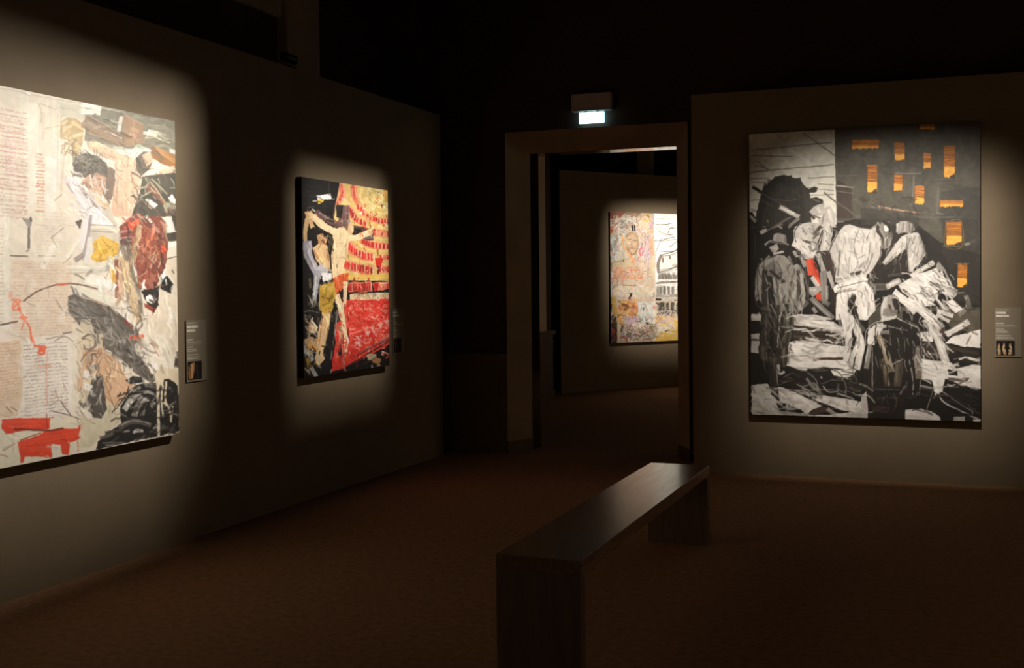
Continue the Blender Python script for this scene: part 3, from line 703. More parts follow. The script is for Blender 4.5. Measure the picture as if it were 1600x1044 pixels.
    A.st("170,0 160,200 150,390", 36, (.26, .24, .2), .9); A.st("310,20 300,160 288,320", 15, g(.58)); A.st("190,60 180,330", 18, g(.36)); A.st("400,0 350,260", 34, (.3, .28, .23), .8); A.st("240,0 235,330", 50, (.1, .09, .08))
    A.st("430,0 420,140 380,320", 18, g(.38), .8); A.st("160,400 300,430", 44, (.3, .27, .22), .8); A.st("215,330 270,350", 26, (.1, .08, .07)); A.st("345,330 350,480", 30, (.4, .36, .31), .8)
    A.st("298,470 312,545 350,530", 24, g(.70)); A.st("240,470 262,730", 62, (.16, .14, .12), 1, .4, .1, 34); A.st("285,480 292,640", 10, g(.5)); A.st("245,770 300,800", 30, (.3, .26, .22)); A.st("255,760 285,800", 14, g(.8))
    # ---- bent figure in the middle: legs, cloth, torso, head
    A.st("985,60 1060,160", 62, g(.40), .9); A.st("1000,110 1040,170", 26, g(.6), .6)
    A.st("895,-30 935,180 915,380 925,430", 92, g(.84), 1, .4, .1, 44); A.st("880,30 905,220", 34, g(.92), .8); A.st("950,30 1045,260 1010,500", 62, g(.84), 1, .4, .1); A.st("1000,150 1050,270", 24, g(.92), .7)
    A.st("965,330 940,480", 26, (.3, .24, .2), .6); A.st("1010,300 960,420 940,520", 46, g(.86), .9); A.st("945,100 900,240", 9, g(.5), .7); A.st("985,60 1010,180 985,310", 8, g(.35), .7)
    A.poly("765,505 850,515 950,500 1020,500 960,560 925,585 800,565", g(.86)); A.st("790,530 920,540", 26, g(.94), .7); A.st("900,590 960,600", 16, g(.5), .6)
    A.at(0, 0, 1)
    A.poly("1296,392 1304,372 1315,356 1327,350 1345,356 1363,358 1375,366 1378,386 1374,404 1366,420 1357,431 1338,438 1315,444 1305,440 1307,412", g(.78), 1, .05)
    for q, w, c, a in (("1324,354 1308,372 1301,392 1309,416", 9, .74, .9), ("1318,366 1322,386 1318,410", 12, .86, .8), ("1332,362 1350,366 1366,364", 9, .86, .8), ("1340,372 1338,400 1330,424", 14, .84, .8),
                       ("1354,378 1352,404", 10, .86, .7), ("1372,376 1374,398 1362,420", 7, .76, .9), ("1312,392 1309,430", 3, .42, .8), ("1328,372 1344,378", 1.6, .58, .8), ("1324,392 1340,397", 1.5, .6, .8),
                       ("1347,360 1350,376 1346,394", 1.5, .56, .7), ("1360,380 1357,402 1350,420", 2.2, .5, .7), ("1328,402 1326,428", 1.5, .56, .7), ("1336,385 1334,398", 1.2, .6, .7), ("1318,380 1316,396", 1.5, .6, .6),
                       ("1364,396 1356,418 1345,432", 3.5, .50, .7), ("1340,404 1352,398", 1.5, .55, .6)): A.st(q, w, g(c), a, .4)
    A.st("1331,430 1346,425", 5.5, (.2, .16, .14), .95); A.st("1342,418 1352,410", 5, g(.52), .7); A.st("1307,436 1325,434", 4, g(.5), .7)
    A.at(1165, 340, 6.526)
    A.poly("893,722 920,682 1060,640 1185,598 1245,622 1245,700 1000,745 912,768", g(.88)); A.st("920,720 1080,665 1220,640", 50, g(.95), .8); A.st("930,750 1100,715", 10, (.5, .4, .38), .7)
    A.poly("925,800 1000,750 1185,705 1245,760 1245,1044 1160,1044 1120,880 1050,800 1040,1044 920,1044", g(.86), 1, .04)
    A.st("940,800 1150,740", 46, g(.94), .8); A.st("960,820 940,1040", 40, g(.92), .8); A.st("1080,880 1110,790", 50, (.12, .09, .08), .95); A.st("1060,960 1130,910", 36, (.16, .13, .11)); A.st("1070,960 1110,890", 10, g(.6))
    A.st("1150,760 1180,900 1230,1040", 44, g(.93), .9); A.st("1200,720 1240,860", 30, g(.9), .9); A.st("1140,830 1160,1000", 12, (.45, .38, .36), .7); A.st("950,770 1120,735", 8, (.5, .42, .4), .7)
    A.at(1345, 340, 6.525)
    A.poly("0,560 60,600 40,650 130,730 150,950 60,1044 -20,1044 -40,700", g(.84), 1, .05)
    A.st("10,610 60,640", 40, g(.92), .8); A.st("20,680 100,780 125,930", 54, g(.93), .95); A.st("-10,720 30,880 40,1040", 52, g(.93), .95); A.st("40,700 80,860 70,1000", 14, (.5, .43, .41), .7); A.st("110,700 120,760", 14, g(.7), .7)
    A.st("135,870 190,825", 11, g(.68)); A.st("145,915 200,875", 11, g(.62))
    A.poly("75,180 120,90 190,50 290,40 325,120 320,220 290,320 225,320 205,230 130,260 60,250", g(.50)); A.poly("75,190 130,90 170,110 200,190 180,260 60,255", g(.74))
    for q, w, c in (("190,50 170,130 230,210", 30, .16), ("230,40 300,90 300,200", 34, .12), ("270,60 310,130", 26, .12), ("220,210 240,310", 22, .26), ("260,180 270,300", 20, .30), ("300,150 300,280", 16, .52),
                    ("170,50 200,100", 14, .66), ("190,70 215,150", 12, .6), ("215,160 260,240", 12, .62), ("110,110 90,200", 16, .82), ("150,130 140,210", 14, .6), ("70,190 60,250", 10, .4), ("240,250 250,330", 10, .6)): A.st(q, w, g(c), .9)
    A.poly("230,85 252,78 285,120 258,152 236,125", g(.90))
    # ---- figure on the right and its cloth
    A.poly("195,470 300,380 475,335 485,560 300,600 140,720 55,590", (.15, .125, .11), 1, .03, 2); A.st("330,560 355,510", 12, g(.4), .7); A.st("190,480 210,450", 34, (.3, .26, .22), .7)
    A.poly("420,190 500,160 590,158 640,262 662,372 622,440 560,505 510,562 480,545 476,400 470,318 400,365 255,492 228,452 335,300", g(.70), 1, .06)
    A.st("440,220 340,330 240,470", 60, g(.76), .9, .4, .2, 34); A.st("440,200 490,300", 40, g(.80), .8); A.st("545,170 570,300 545,480", 60, g(.76), .8); A.st("600,190 640,330 610,430", 26, g(.48), .8)
    A.st("500,210 480,320", 12, g(.42), .8); A.st("520,330 580,400 560,470", 20, g(.60), .7); A.st("600,260 570,400", 12, g(.5), .7); A.st("250,480 330,400", 10, g(.4), .7); A.st("495,420 520,540", 24, g(.80), .7); A.st("650,330 665,420", 12, g(.34), .7)
    A.poly("360,70 400,42 470,34 545,70 552,125 510,165 440,150 380,172", g(.58)); 
    for q, w, c in (("380,60 370,150", 20, .74), ("420,45 400,140", 18, .66), ("460,40 450,140", 16, .74), ("500,50 500,150", 18, .42), ("540,70 520,160", 18, .32), ("440,60 430,130", 8, .36), ("480,40 540,60", 14, .3), ("540,30 560,120", 14, .22)): A.st(q, w, g(c), .85)
    A.st("280,595 440,570", 30, g(.34), .8); A.st("140,712 275,704", 76, g(.36), .9); A.st("145,690 150,770", 8, g(.6)); A.st("270,705 400,640", 62, g(.74), .95); A.st("290,690 390,650", 26, g(.88), .8); A.st("440,590 500,585", 16, (.1, .08, .07))
    A.poly("380,690 470,640 560,600 640,560 770,510 800,600 850,720 800,770 720,905 620,905 520,840 420,760", g(.82), 1, .05)
    A.st("515,600 620,530 732,462", 52, g(.80), .95); A.st("530,590 720,470", 14, g(.9), .8); A.st("580,620 680,580 780,540", 60, g(.86), .9); A.st("470,680 620,720 780,780", 90, g(.92), .95); A.st("540,800 700,860", 70, g(.93), .9)
    A.st("640,640 760,680", 30, g(.7), .7); A.st("700,660 800,740 890,830", 34, (.13, .1, .09), .95); A.st("800,760 900,850", 50, (.11, .09, .08), .9)
    A.poly("765,500 790,440 850,510 840,560 790,540", g(.56)); A.st("800,570 870,720 945,800", 74, g(.90), .98); A.st("850,530 910,660 965,790", 22, g(.66), .9); A.st("790,600 830,700", 14, (.45, .4, .38), .8)
    for k in range(9): A.st([(690 + k * 8, 740 + k * 10), (770 + k * 14, 830 + k * 14), (840 + k * 12, 930 + k * 8)], 22, g((.62, .9, .5, .82, .7, .4, .88, .6, .75)[k]), .85)
    A.poly("865,870 930,828 1042,935 965,975", g(.93)); A.st("1075,800 1092,900 1010,990", 48, g(.52), .85); A.st("1060,810 1075,890 1010,970", 12, g(.7), .7); A.st("785,955 935,1000", 44, g(.90), .95); A.st("970,770 1060,765", 9, g(.6)); A.st("960,790 990,740", 9, g(.6))
    A.st("760,1044 840,980", 24, (.3, .25, .2), .8); A.st("1090,840 1130,1000", 50, (.34, .31, .26), .7)
    A.at(1345, 490, 5.8)
    A.st("560,-40 640,40 730,130", 70, g(.80), .9); A.st("600,60 690,200 775,450", 88, g(.78), 1, .4, .1, 62); A.st("610,90 700,260 760,400", 26, g(.88), .8); A.st("650,90 740,250", 12, (.4, .32, .28), .7)
    A.st("730,140 760,200", 22, (.45, .3, .26), .6); A.poly("735,425 830,452 822,512 720,502", g(.82)); A.st("640,500 780,520", 40, g(.86), .8); A.st("785,185 970,80", 58, g(.86), .95); A.st("800,165 960,80", 16, g(.95), .7)
    A.st("830,200 930,150", 26, (.3, .25, .21), .7); A.st("620,60 700,110", 30, g(.9), .9); A.st("690,10 800,70", 34, g(.86), .9); A.st("740,0 830,10", 24, g(.8), .8)
    A.poly("638,545 700,520 770,560 742,705 672,742 655,640", g(.92)); A.st("660,560 690,720", 34, g(.97), .7); A.st("700,540 770,530", 12, g(.6), .6)
    A.st("705,720 750,800 900,880 1085,965", 15, g(.72), .95); A.st("740,708 900,820 1010,890", 10, g(.62), .9); A.st("1010,890 1015,915", 9, g(.6))
    A.st("470,-10 465,70", 16, g(.6), .7); A.st("500,110 540,170", 12, g(.5), .7)
    # ---- figure in a dark cape, seen from behind
    A.poly("50,300 60,150 160,88 330,48 430,88 522,130 548,300 556,480 545,640 490,750 400,780 395,945 70,940 85,700 20,705 5,540 25,420", (.11, .09, .08), 1, .025)
    A.at(1345, 340, 6.525)
    A.poly("212,880 235,820 290,790 345,792 390,870 388,980 340,1044 215,1044", g(.62)); A.st("250,820 230,950 240,1040", 52, g(.84), .95); A.st("300,800 330,860", 30, g(.66), .8); A.st("345,840 370,960 320,980", 50, (.15, .12, .1), .95)
    A.st("290,900 310,960", 24, (.3, .26, .22), .9); A.st("395,880 400,960", 8, g(.6)); A.st("240,1020 350,985", 16, g(.7), .8); A.st("450,900 490,960 520,1040", 8, g(.6)); A.st("480,930 470,970 500,975", 8, g(.6))
    A.st("345,770 480,880 560,960", 74, g(.90), .98); A.st("360,800 420,850", 40, g(.96), .7); A.st("430,730 560,860", 22, (.42, .36, .35), .85); A.st("480,860 640,960 740,1044", 90, g(.88), .98); A.st("560,900 720,1030", 24, g(.97), .7)
    A.at(1345, 490, 5.8)
    A.st("215,-10 320,0", 60, g(.50), .8); A.st("190,70 260,50 320,30", 22, g(.80), .9)
    A.poly("58,280 62,165 120,110 200,88 215,130 165,200 120,290", g(.84)); A.st("90,140 80,270", 40, g(.92), .8); A.st("150,110 230,120", 36, g(.78), .9); A.st("180,170 260,170", 34, g(.58), .8); A.st("80,290 50,490", 44, g(.58), .9); A.st("60,320 45,440", 14, g(.76), .8)
    A.st("155,205 225,350 275,520", 62, (.60, .55, .48), .95); A.st("175,230 240,400", 20, (.76, .72, .65), .8); A.st("190,420 250,650", 54, (.38, .34, .27), .9); A.st("350,430 330,650", 74, (.32, .285, .24), .9); A.st("330,460 320,620", 18, (.46, .42, .34), .8)
    A.st("500,330 530,580", 66, (.48, .44, .40), .95); A.st("520,300 480,420", 26, (.5, .46, .42), .8); A.st("490,380 510,540", 16, (.64, .6, .55), .8)
    for q, w, c in (("104,310 106,670", 9, .70), ("440,420 475,600 470,740", 12, .66), ("280,465 390,410", 9, .66), ("205,225 275,288", 8, .56), ("262,190 270,280", 7, .5), ("250,120 420,152", 12, .56), ("330,45 522,132", 11, .74),
                    ("520,140 548,300 550,470", 8, .55), ("108,682 230,690 350,692", 8, .42), ("355,730 402,655", 18, .42), ("150,770 340,765", 9, .36), ("545,600 530,740", 12, .55)): A.st(q, w, g(c), .85)
    A.st("120,860 250,880", 60, (.25, .19, .175), .8); A.st("20,540 30,690", 30, (.08, .07, .06)); A.st("110,560 120,640", 10, (.3, .27, .2), .7); A.poly("5,760 50,700 60,790 60,905 -10,905", g(.74))
    # loose drawing over everything: contours, scratches and highlights
    hatch = A.hatch
    A.at(0, 0, 1)
    hatch(1186, 405, 1252, 498, 60, 84, 22, 2.4, [g(.66), g(.30), g(.48), g(.2), g(.78)], .7); hatch(1190, 495, 1240, 575, 46, 86, 24, 2.6, [g(.14), g(.26), g(.40), g(.1)], .75)
    hatch(1246, 352, 1296, 405, 46, 62, 11, 1.8, [g(.84), g(.52), g(.36), g(.74)], .7); hatch(1306, 358, 1374, 434, 60, 75, 12, 1.5, [g(.92), g(.60), g(.88), g(.52)], .6)
    hatch(1384, 370, 1444, 424, 50, 110, 12, 1.7, [g(.88), g(.52), g(.80), g(.40)], .65); hatch(1418, 430, 1490, 478, 60, 34, 20, 2.4, [g(.96), g(.90), g(.60), g(.97)], .75)
    hatch(1306, 436, 1364, 474, 46, 70, 16, 2.2, [g(.96), g(.92), g(.62)], .75); hatch(1312, 475, 1346, 590, 40, 84, 18, 2.0, [g(.94), g(.70), g(.90), g(.40)], .65)
    hatch(1362, 515, 1436, 640, 50, 86, 24, 2.2, [g(.10), g(.16), g(.34), g(.08)], .8); hatch(1360, 505, 1438, 610, 14, 80, 18, 1.0, [g(.70), g(.56)], .7)
    hatch(1436, 480, 1486, 575, 40, 58, 18, 2.2, [g(.92), g(.86), g(.56), g(.96)], .7); hatch(1236, 495, 1316, 575, 46, 6, 26, 3.0, [g(.93), g(.84), g(.66), g(.90)], .7)
    hatch(1176, 600, 1355, 646, 60, 18, 24, 3.4, [g(.90), g(.80), g(.68), g(.94), g(.5)], .65); hatch(1440, 560, 1530, 606, 30, 10, 22, 3.0, [g(.95), g(.88), g(.70)], .7)
    hatch(1220, 576, 1350, 614, 30, 8, 22, 1.4, [g(.1), g(.22), g(.44)], .8); hatch(1430, 608, 1530, 650, 30, 16, 22, 2.0, [g(.10), g(.20), g(.08), g(.3)], .8)
    hatch(1430, 400, 1530, 520, 40, 40, 18, 2.2, [g(.12), g(.2), g(.09)], .4)
    for q, w, c in (("1296,392 1305,372 1316,355 1328,350 1346,356 1362,358", 1.3, .2), ("1377,384 1374,404 1360,428", 1.2, .22), ("1342,360 1334,384 1340,410 1330,432", .9, .42), ("1400,402 1386,420 1381,414", 1.1, .25), ("1418,370 1417,396 1420,424", 1.2, .25),
                    ("1443,384 1448,400 1440,412", 1.2, .3), ("1186,470 1183,430 1192,408 1212,400", 1.2, .16), ("1198,384 1206,378 1220,380 1236,386", 1.6, .14), ("1207,376 1210,366 1218,364 1228,368 1230,381", 1.0, .16), ("1244,378 1242,362 1252,350 1264,348", 1.1, .16),
                    ("1378,474 1382,464 1394,461 1404,470 1404,490", 1.1, .12), ("1352,540 1354,516 1370,504 1392,500", 1.1, .8), ("1416,500 1436,514 1440,545", 1.0, .66), ("1308,450 1340,442 1362,438", 1.0, .35), ("1312,456 1338,452", .8, .4)):
        A.st(q, w, g(c), .85)
    A.work(.55, .085); A.soften(); return A
# ---- torn paper collage on the left wall
def paint_collage():
    A = Art(-250, 120, 300, 760, 2.0, (.90, .865, .81))
    slope = lambda y: .216 - .422 * (y - 134) / 599
    SK, RED, BLK = (.86, .74, .64), (.87, .27, .165), (.12, .11, .105)
    for k in range(60):
        x, y = RS.uniform(-240, 130), RS.uniform(130, 740)
        A.st([(x, y), (x + RS.uniform(-6, 6), y + RS.uniform(30, 90))], RS.uniform(12, 34), (.91 + RS.normal(0, .02), .88 + RS.normal(0, .02), .825 + RS.normal(0, .02)), .5, .3)
    A.poly("-250,120 -110,120 -100,420 -110,760 -250,760", (.86, .80, .70), .8, .04, 3)
    A.poly("38,160 58,164 62,300 42,330 36,240", (.91, .905, .86), .8); A.poly("70,245 88,250 88,330 74,340", (.91, .91, .88), .8); A.poly("-10,300 14,300 14,520 -10,520", (.92, .91, .86), .8)
    A.poly("17,405 112,408 116,470 122,520 36,530 18,500", (.87, .80, .725), .7, .03, 3); A.poly("38,530 108,520 114,600 108,650 30,650 36,600", (.91, .885, .85), .95, .03, 3)
    A.poly("-30,538 34,530 36,600 28,650 -30,655", (.86, .77, .68), .9, .03, 3)
    for b in ((-235, -110, 150, 640, 7), (-95, 44, 158, 330, 6.3), (-92, 6, 345, 520, 6.5)): A.script(b[0], b[1], b[2], b[3], b[4], (.66, .47, .40), .62, 1.3, slope)
    A.script(-95, 42, 150, 330, 9, (.72, .42, .36), .45, 2.2, slope, .8)
    A.script(55, 70, 240, 330, 5.2, (.78, .45, .37), .8, 2.2, slope); A.script(18, 112, 412, 528, 5, (.74, .56, .48), .6, 1.1, slope); A.script(36, 106, 540, 650, 5.6, (.48, .39, .37), .7, 1.3, slope); A.script(-90, 30, 545, 640, 5.2, (.68, .50, .42), .6, 1.2, slope)
    A.script(52, 104, 330, 400, 5, (.70, .56, .49), .35, 1, slope)
    A.at(0, 125, 4.973)
    for q, w, c, a in (("300,180 322,240 318,330", 10, (.70, .64, .53), .7), ("318,182 440,230", 7, (.66, .6, .5), .7), ("340,250 340,460", 20, (.82, .79, .70), .6), ("470,200 478,500 480,900", 12, (.78, .73, .62), .7),
                       ("450,150 450,700", 8, (.8, .77, .67), .7), ("500,480 490,760", 8, (.75, .68, .58), .7), ("340,380 470,355", 6, (.72, .66, .57), .7), ("430,940 480,890", 6, (.62, .52, .5), .7), ("0,60 450,150 746,200", 8, (.80, .78, .68), .6),
                       ("460,200 590,222", 36, (.92, .925, .91), .9), ("205,105 240,115", 16, (.98, .97, .93), .9), ("530,500 520,640", 26, (.88, .84, .76), .8)): A.st(q, w, c, a)
    A.poly("450,165 640,200 700,330 600,300 520,285 470,290", (.80, .79, .72), .9)
    A.poly("472,330 520,292 600,300 650,340 645,480 600,590 560,590 555,480 468,455", (.70, .60, .43), .9, .06, 2)
    for q in ("490,400 560,350", "500,450 540,400", "560,330 640,380", "570,440 640,420", "580,500 630,540", "570,580 610,520", "480,350 520,320"): A.st(q, 26, (.84, .75, .56), .85)
    A.scrib(480, 310, 640, 580, 14, [(.55, .46, .32), (.86, .79, .62)], 9, 24, .7)
    # dark sky behind the timber, greys mixed lighter to carry some spotlight glare
    A.at(140, 125, 4.973)
    A.poly("-30,185 130,205 420,262 690,315 690,620 480,545 420,520 270,520 180,530 60,480 -40,470", (.47, .46, .395), 1, .04)
    A.scrib(-20, 230, 660, 520, 24, [(.52, .51, .44), (.42, .41, .36), (.56, .55, .50)], 24, 60, .5)
    A.st("-60,190 80,215", 44, (.96, .96, .94), 1); A.st("-60,245 70,250", 46, (.95, .95, .93), .95); A.st("90,215 230,245", 12, (.75, .73, .64), .8)
    A.st("-30,330 120,400 260,490", 96, (.52, .42, .33), .9); A.st("0,400 150,460", 40, (.60, .50, .40), .8); A.st("-20,330 60,370", 20, (.62, .58, .5), .7); A.st("120,398 250,452", 14, (.86, .82, .70), .9)
    A.poly("262,268 416,345 406,500 268,512", (.58, .46, .355), 1, .04); A.st("330,320 320,500", 60, (.63, .51, .40), .7); A.st("246,285 230,395", 30, (.88, .84, .82), .95); A.st("280,275 412,345", 10, (.72, .56, .42), .8); A.st("265,430 270,510", 14, (.42, .38, .28), .8)
    A.st("185,530 330,528", 22, (.72, .74, .68), .9); A.st("380,520 420,530", 24, (.60, .68, .62), .7)
    A.poly("455,385 538,402 515,445 440,432", (.93, .935, .90)); A.st("430,450 475,432 580,480 625,490", 10, (.80, .77, .66), .9); A.st("430,455 500,450", 12, (.76, .66, .52), .8)
    A.poly("470,505 670,590 670,690 570,660 490,610", (.60, .41, .22), 1, .05); A.st("520,540 660,640", 30, (.70, .52, .30), .8); A.st("480,520 560,620", 40, (.46, .37, .28), .7); A.poly("618,535 668,545 668,585 625,572", (.74, .75, .72))
    A.poly("505,755 555,692 660,668 670,735 575,748", (.87, .76, .66)); A.st("560,700 650,690", 20, (.93, .85, .76), .7)
    # right part: dark ground with loose dabs
    A.poly("410,750 690,720 690,1060 320,1060 390,880", (.30, .285, .245), 1, .04)
    for q, w, c in (("440,765 540,900 605,1025", 24, (.74, .71, .60)), ("480,770 600,890", 14, (.66, .63, .53)), ("455,820 570,960", 40, (.55, .34, .27)), ("500,830 590,960", 12, (.80, .70, .58)), ("400,910 480,865", 16, (.60, .60, .52)),
                    ("400,840 450,830", 14, (.62, .62, .55)), ("360,960 400,930", 20, (.52, .5, .44)), ("420,690 500,690", 12, (.60, .58, .5)), ("430,960 480,1000", 18, (.72, .62, .52))): A.st(q, w, c, .9)
    A.poly("432,932 455,918 528,972 500,1002", (.94, .93, .92)); A.poly("610,915 640,888 672,935 668,965 625,950", (.93, .93, .89)); A.st("600,970 665,995", 40, (.66, .67, .60), .9)
    # two bodies
    A.poly("90,640 200,690 200,860 160,960 170,1060 60,1060 120,800", (.47, .40, .35), .9, .04, 2)
    A.st("15,500 120,555 250,610", 82, SK, 1, .4, .1); A.st("20,500 60,510", 30, (.93, .84, .68), .8); A.st("40,540 200,610", 20, (.78, .64, .55), .6)
    A.poly("195,640 290,582 362,620 372,750 402,752 385,880 342,965 322,1060 165,1060 188,850 212,740", SK, 1, .03)
    for q, w, c, a in (("250,640 240,860", 60, (.90, .79, .70), .7), ("330,660 320,900", 50, (.89, .77, .67), .7), ("300,620 290,700", 8, (.66, .52, .44), .6), ("220,760 210,940", 12, (.70, .56, .48), .7), ("260,800 330,790", 6, (.7, .57, .49), .6),
                       ("280,880 290,1000", 8, (.72, .59, .51), .5), ("230,700 320,720", 7, (.72, .59, .5), .5), ("350,780 330,900", 12, (.75, .61, .52), .6)): A.st(q, w, c, a)
    A.scrib(200, 640, 370, 1040, 30, [(.74, .60, .52), (.92, .82, .73)], 4, 20, .5)
    A.poly("355,610 420,555 482,560 492,640 462,692 402,745 368,705", (.40, .37, .325)); A.poly("408,585 470,555 494,640 440,672 425,630", (.80, .68, .58)); A.st("370,600 400,680", 22, (.33, .31, .27), .9); A.st("425,610 450,650", 10, (.55, .44, .37), .7)
    A.at(0, 125, 4.973)
    A.poly("558,650 590,600 670,560 760,590 830,650 840,760 740,720 690,765 600,745", (.36, .345, .31), 1, .05)
    A.scrib(570, 600, 800, 740, 24, [(.28, .27, .24), (.55, .53, .48), (.44, .42, .38)], 12, 26, .8)
    A.poly("640,780 700,730 760,720 830,760 800,870 700,880", (.80, .66, .57)); A.st("720,780 800,840", 30, (.87, .74, .64), .8); A.st("640,800 700,830", 26, (.55, .44, .39), .7); A.scrib(620, 740, 820, 880, 14, [(.62, .5, .43), (.9, .78, .68)], 8, 20, .6)
    A.poly("720,890 790,870 850,960 870,1060 780,1060", (.86, .77, .64)); A.st("640,850 720,960 800,1044", 26, (.50, .42, .40), .8)
    A.poly("508,770 556,738 605,780 650,900 760,1010 830,1060 640,1060 600,900 560,860 515,820", (.88, .865, .885), 1, .03); A.st("560,770 610,900 700,1020", 34, (.96, .95, .97), .9); A.st("520,800 570,870", 18, (.68, .64, .66), .7); A.st("610,800 660,900 740,980", 10, (.66, .62, .66), .7)
    # lower garments
    A.at(140, 325, 4.973)
    A.poly("0,0 160,0 215,130 230,260 0,260", (.80, .77, .72), 1, .03); A.poly("-60,20 60,0 200,150 120,140 0,120", (.90, .90, .92)); A.st("0,160 110,150 210,190", 26, (.90, .87, .81), .9); A.st("20,180 180,190", 8, (.55, .5, .46), .7); A.st("0,130 200,140", 6, (.5, .46, .42), .7)
    A.poly("20,280 90,218 225,270 228,350 160,392 60,425 10,392 48,330", (.84, .67, .26), 1, .05, 2)
    for q in ("50,260 190,290", "40,320 150,300", "60,400 200,340", "30,380 120,390"): A.st(q, 28, (.91, .75, .36), .8)
    A.scrib(30, 240, 220, 410, 12, [(.68, .53, .2), (.93, .8, .45)], 7, 24, .6)
    A.st("230,180 232,300 190,400 100,470", 10, (.62, .57, .5), .8); A.st("220,380 120,470 60,490", 34, (.82, .80, .74), .8); A.st("0,480 130,470", 26, (.84, .82, .78), .9)
    A.poly("228,150 290,95 400,45 560,75 615,250 600,420 545,560 480,672 408,640 380,590 360,430 345,300 300,275 240,240", (.52, .27, .215), 1, .05)
    for q, w, c in (("400,120 390,330 400,560", 50, (.60, .31, .245)), ("470,170 460,350 450,560", 60, (.64, .34, .26)), ("540,140 560,300 520,500", 50, (.50, .25, .20)), ("420,90 520,160 570,260", 34, (.44, .24, .2)), ("410,280 420,420", 16, (.80, .50, .38)),
                    ("480,240 540,240", 16, (.74, .42, .24)), ("440,320 500,310", 12, (.72, .36, .25)), ("440,450 450,600", 18, (.70, .40, .32)), ("500,520 470,640", 30, (.66, .42, .36))): A.st(q, w, c, .85)
    A.poly("258,150 385,78 395,112 295,172", (.90, .36, .24)); A.st("250,120 340,60 400,50", 14, (.72, .34, .28), .8); A.st("230,195 330,170", 22, (.68, .50, .50), .8); A.st("240,235 315,228", 10, (.86, .72, .74), .9); A.st("235,130 290,95", 10, (.93, .88, .84), .8); A.poly("235,245 320,235 330,290 240,290", (.40, .29, .27))
    A.poly("540,312 570,290 602,325 572,352", (.95, .34, .18)); A.st("435,65 482,112", 22, (.90, .88, .84), .95); A.st("490,130 565,220", 22, (.74, .55, .48), .9); A.st("510,340 470,465", 13, (.80, .76, .64), .95); A.st("450,375 500,430", 12, (.76, .71, .6), .9)
    A.st("560,400 520,490", 14, (.74, .6, .48), .9); A.st("570,120 610,260", 24, (.62, .58, .50), .8); A.scrib(390, 130, 580, 640, 30, [(.74, .44, .34), (.42, .2, .16), (.78, .56, .4)], 6, 30, .6)
    A.poly("600,380 700,365 700,1060 470,1060 410,830 520,820 560,630 655,665 655,560 600,480", (.885, .835, .765), 1, .03)
    A.poly("590,108 622,90 662,192 630,202", (.95, .94, .92)); A.poly("608,275 672,258 685,300 610,312", (.94, .93, .90)); A.poly("598,330 690,308 690,372 600,384", (.89, .87, .82)); A.st("540,412 690,372", 9, (.36, .33, .3), .9); A.poly("600,200 690,180 690,255 612,265", (.27, .25, .22)); A.poly("625,10 690,0 690,170 665,180", (.30, .28, .245))
    A.poly("540,605 575,535 605,525 655,590 632,672 560,635", BLK, 1, .02, 2); A.poly("375,585 440,640 545,615 532,762 500,825 470,790 420,690", (.16, .13, .12), 1, .03, 2); A.poly("536,545 590,468 582,562 552,588", (.93, .92, .90)); A.poly("436,692 470,678 525,712 490,756 440,726", (.94, .93, .93)); A.poly("425,738 520,790 492,812 430,772", (.60, .27, .21)); A.st("412,590 425,622", 22, (.94, .92, .88)); A.st("640,480 655,510", 12, (.3, .28, .25), .7)
    A.st("640,820 625,890", 30, (.95, .93, .9), .8); A.st("670,640 680,1040", 22, (.91, .87, .79), .9)
    for q, w, c, a in (("215,410 222,690", 46, (.54, .30, .245), .9), ("250,400 246,700", 50, (.82, .70, .59), .95), ("268,390 300,560 345,760 385,870", 66, (.80, .70, .56), .95), ("290,440 330,640 370,820", 24, (.88, .79, .66), .8), ("300,290 330,480 385,680 405,840", 32, (.46, .43, .375), .85),
                       ("390,140 352,300 338,430", 42, (.74, .64, .50), .95), ("250,290 290,400", 40, (.48, .42, .38), .8), ("370,630 400,780", 26, (.50, .49, .45), .8), ("240,420 300,740", 6, (.4, .34, .3), .7), ("240,700 200,760", 26, (.72, .6, .5), .8), ("185,490 190,580", 36, (.84, .64, .24), .9)): A.st(q, w, c, a)
    A.poly("-40,510 60,530 215,598 185,642 60,610 -40,590", (.93, .92, .88)); A.poly("110,590 150,560 215,598 180,645", (.97, .97, .96)); A.poly("-90,600 0,640 150,690 205,762 120,760 0,695 -90,650", (.89, .885, .82)); A.st("0,700 160,770", 10, (.62, .42, .38), .7); A.st("-80,470 60,500", 30, (.88, .87, .84), .8)
    # grey timber across the middle
    A.at(0, 0, 1)
    A.poly("107,464 114,460 150,472 182,486 206,505 222,526 238,562 252,592 238,600 208,582 190,561 172,548 150,540 138,527 126,511 106,486", (.40, .37, .34), 1, .05, 2)
    for q, w, c in (("112,470 150,492 190,520", 8, .46), ("112,480 150,510", 7, .38), ("150,488 175,500 200,520", 9, .34), ("140,510 175,540", 9, .46), ("180,500 215,545", 8, .40), ("190,540 235,590", 12, .30), ("150,500 160,525", 3, .62), ("165,505 178,530", 3, .64), ("180,515 190,540", 3, .6),
                    ("172,540 215,520", 2, .66), ("205,550 240,580", 6, .28), ("130,495 180,500", 2, .56), ("120,490 150,520", 3, .3), ("195,520 225,560", 5, .5)): A.st(q, w, g(c), .8)
    A.scrib(130, 480, 230, 580, 22, [g(.5), g(.32), g(.58)], 3, 8, .6)
    A.st("196,500 205,512", 6, (.55, .22, .18), .6); A.st("150,520 190,535 216,518", 1.5, g(.75), .7)
    A.at(0, 325, 4.973)
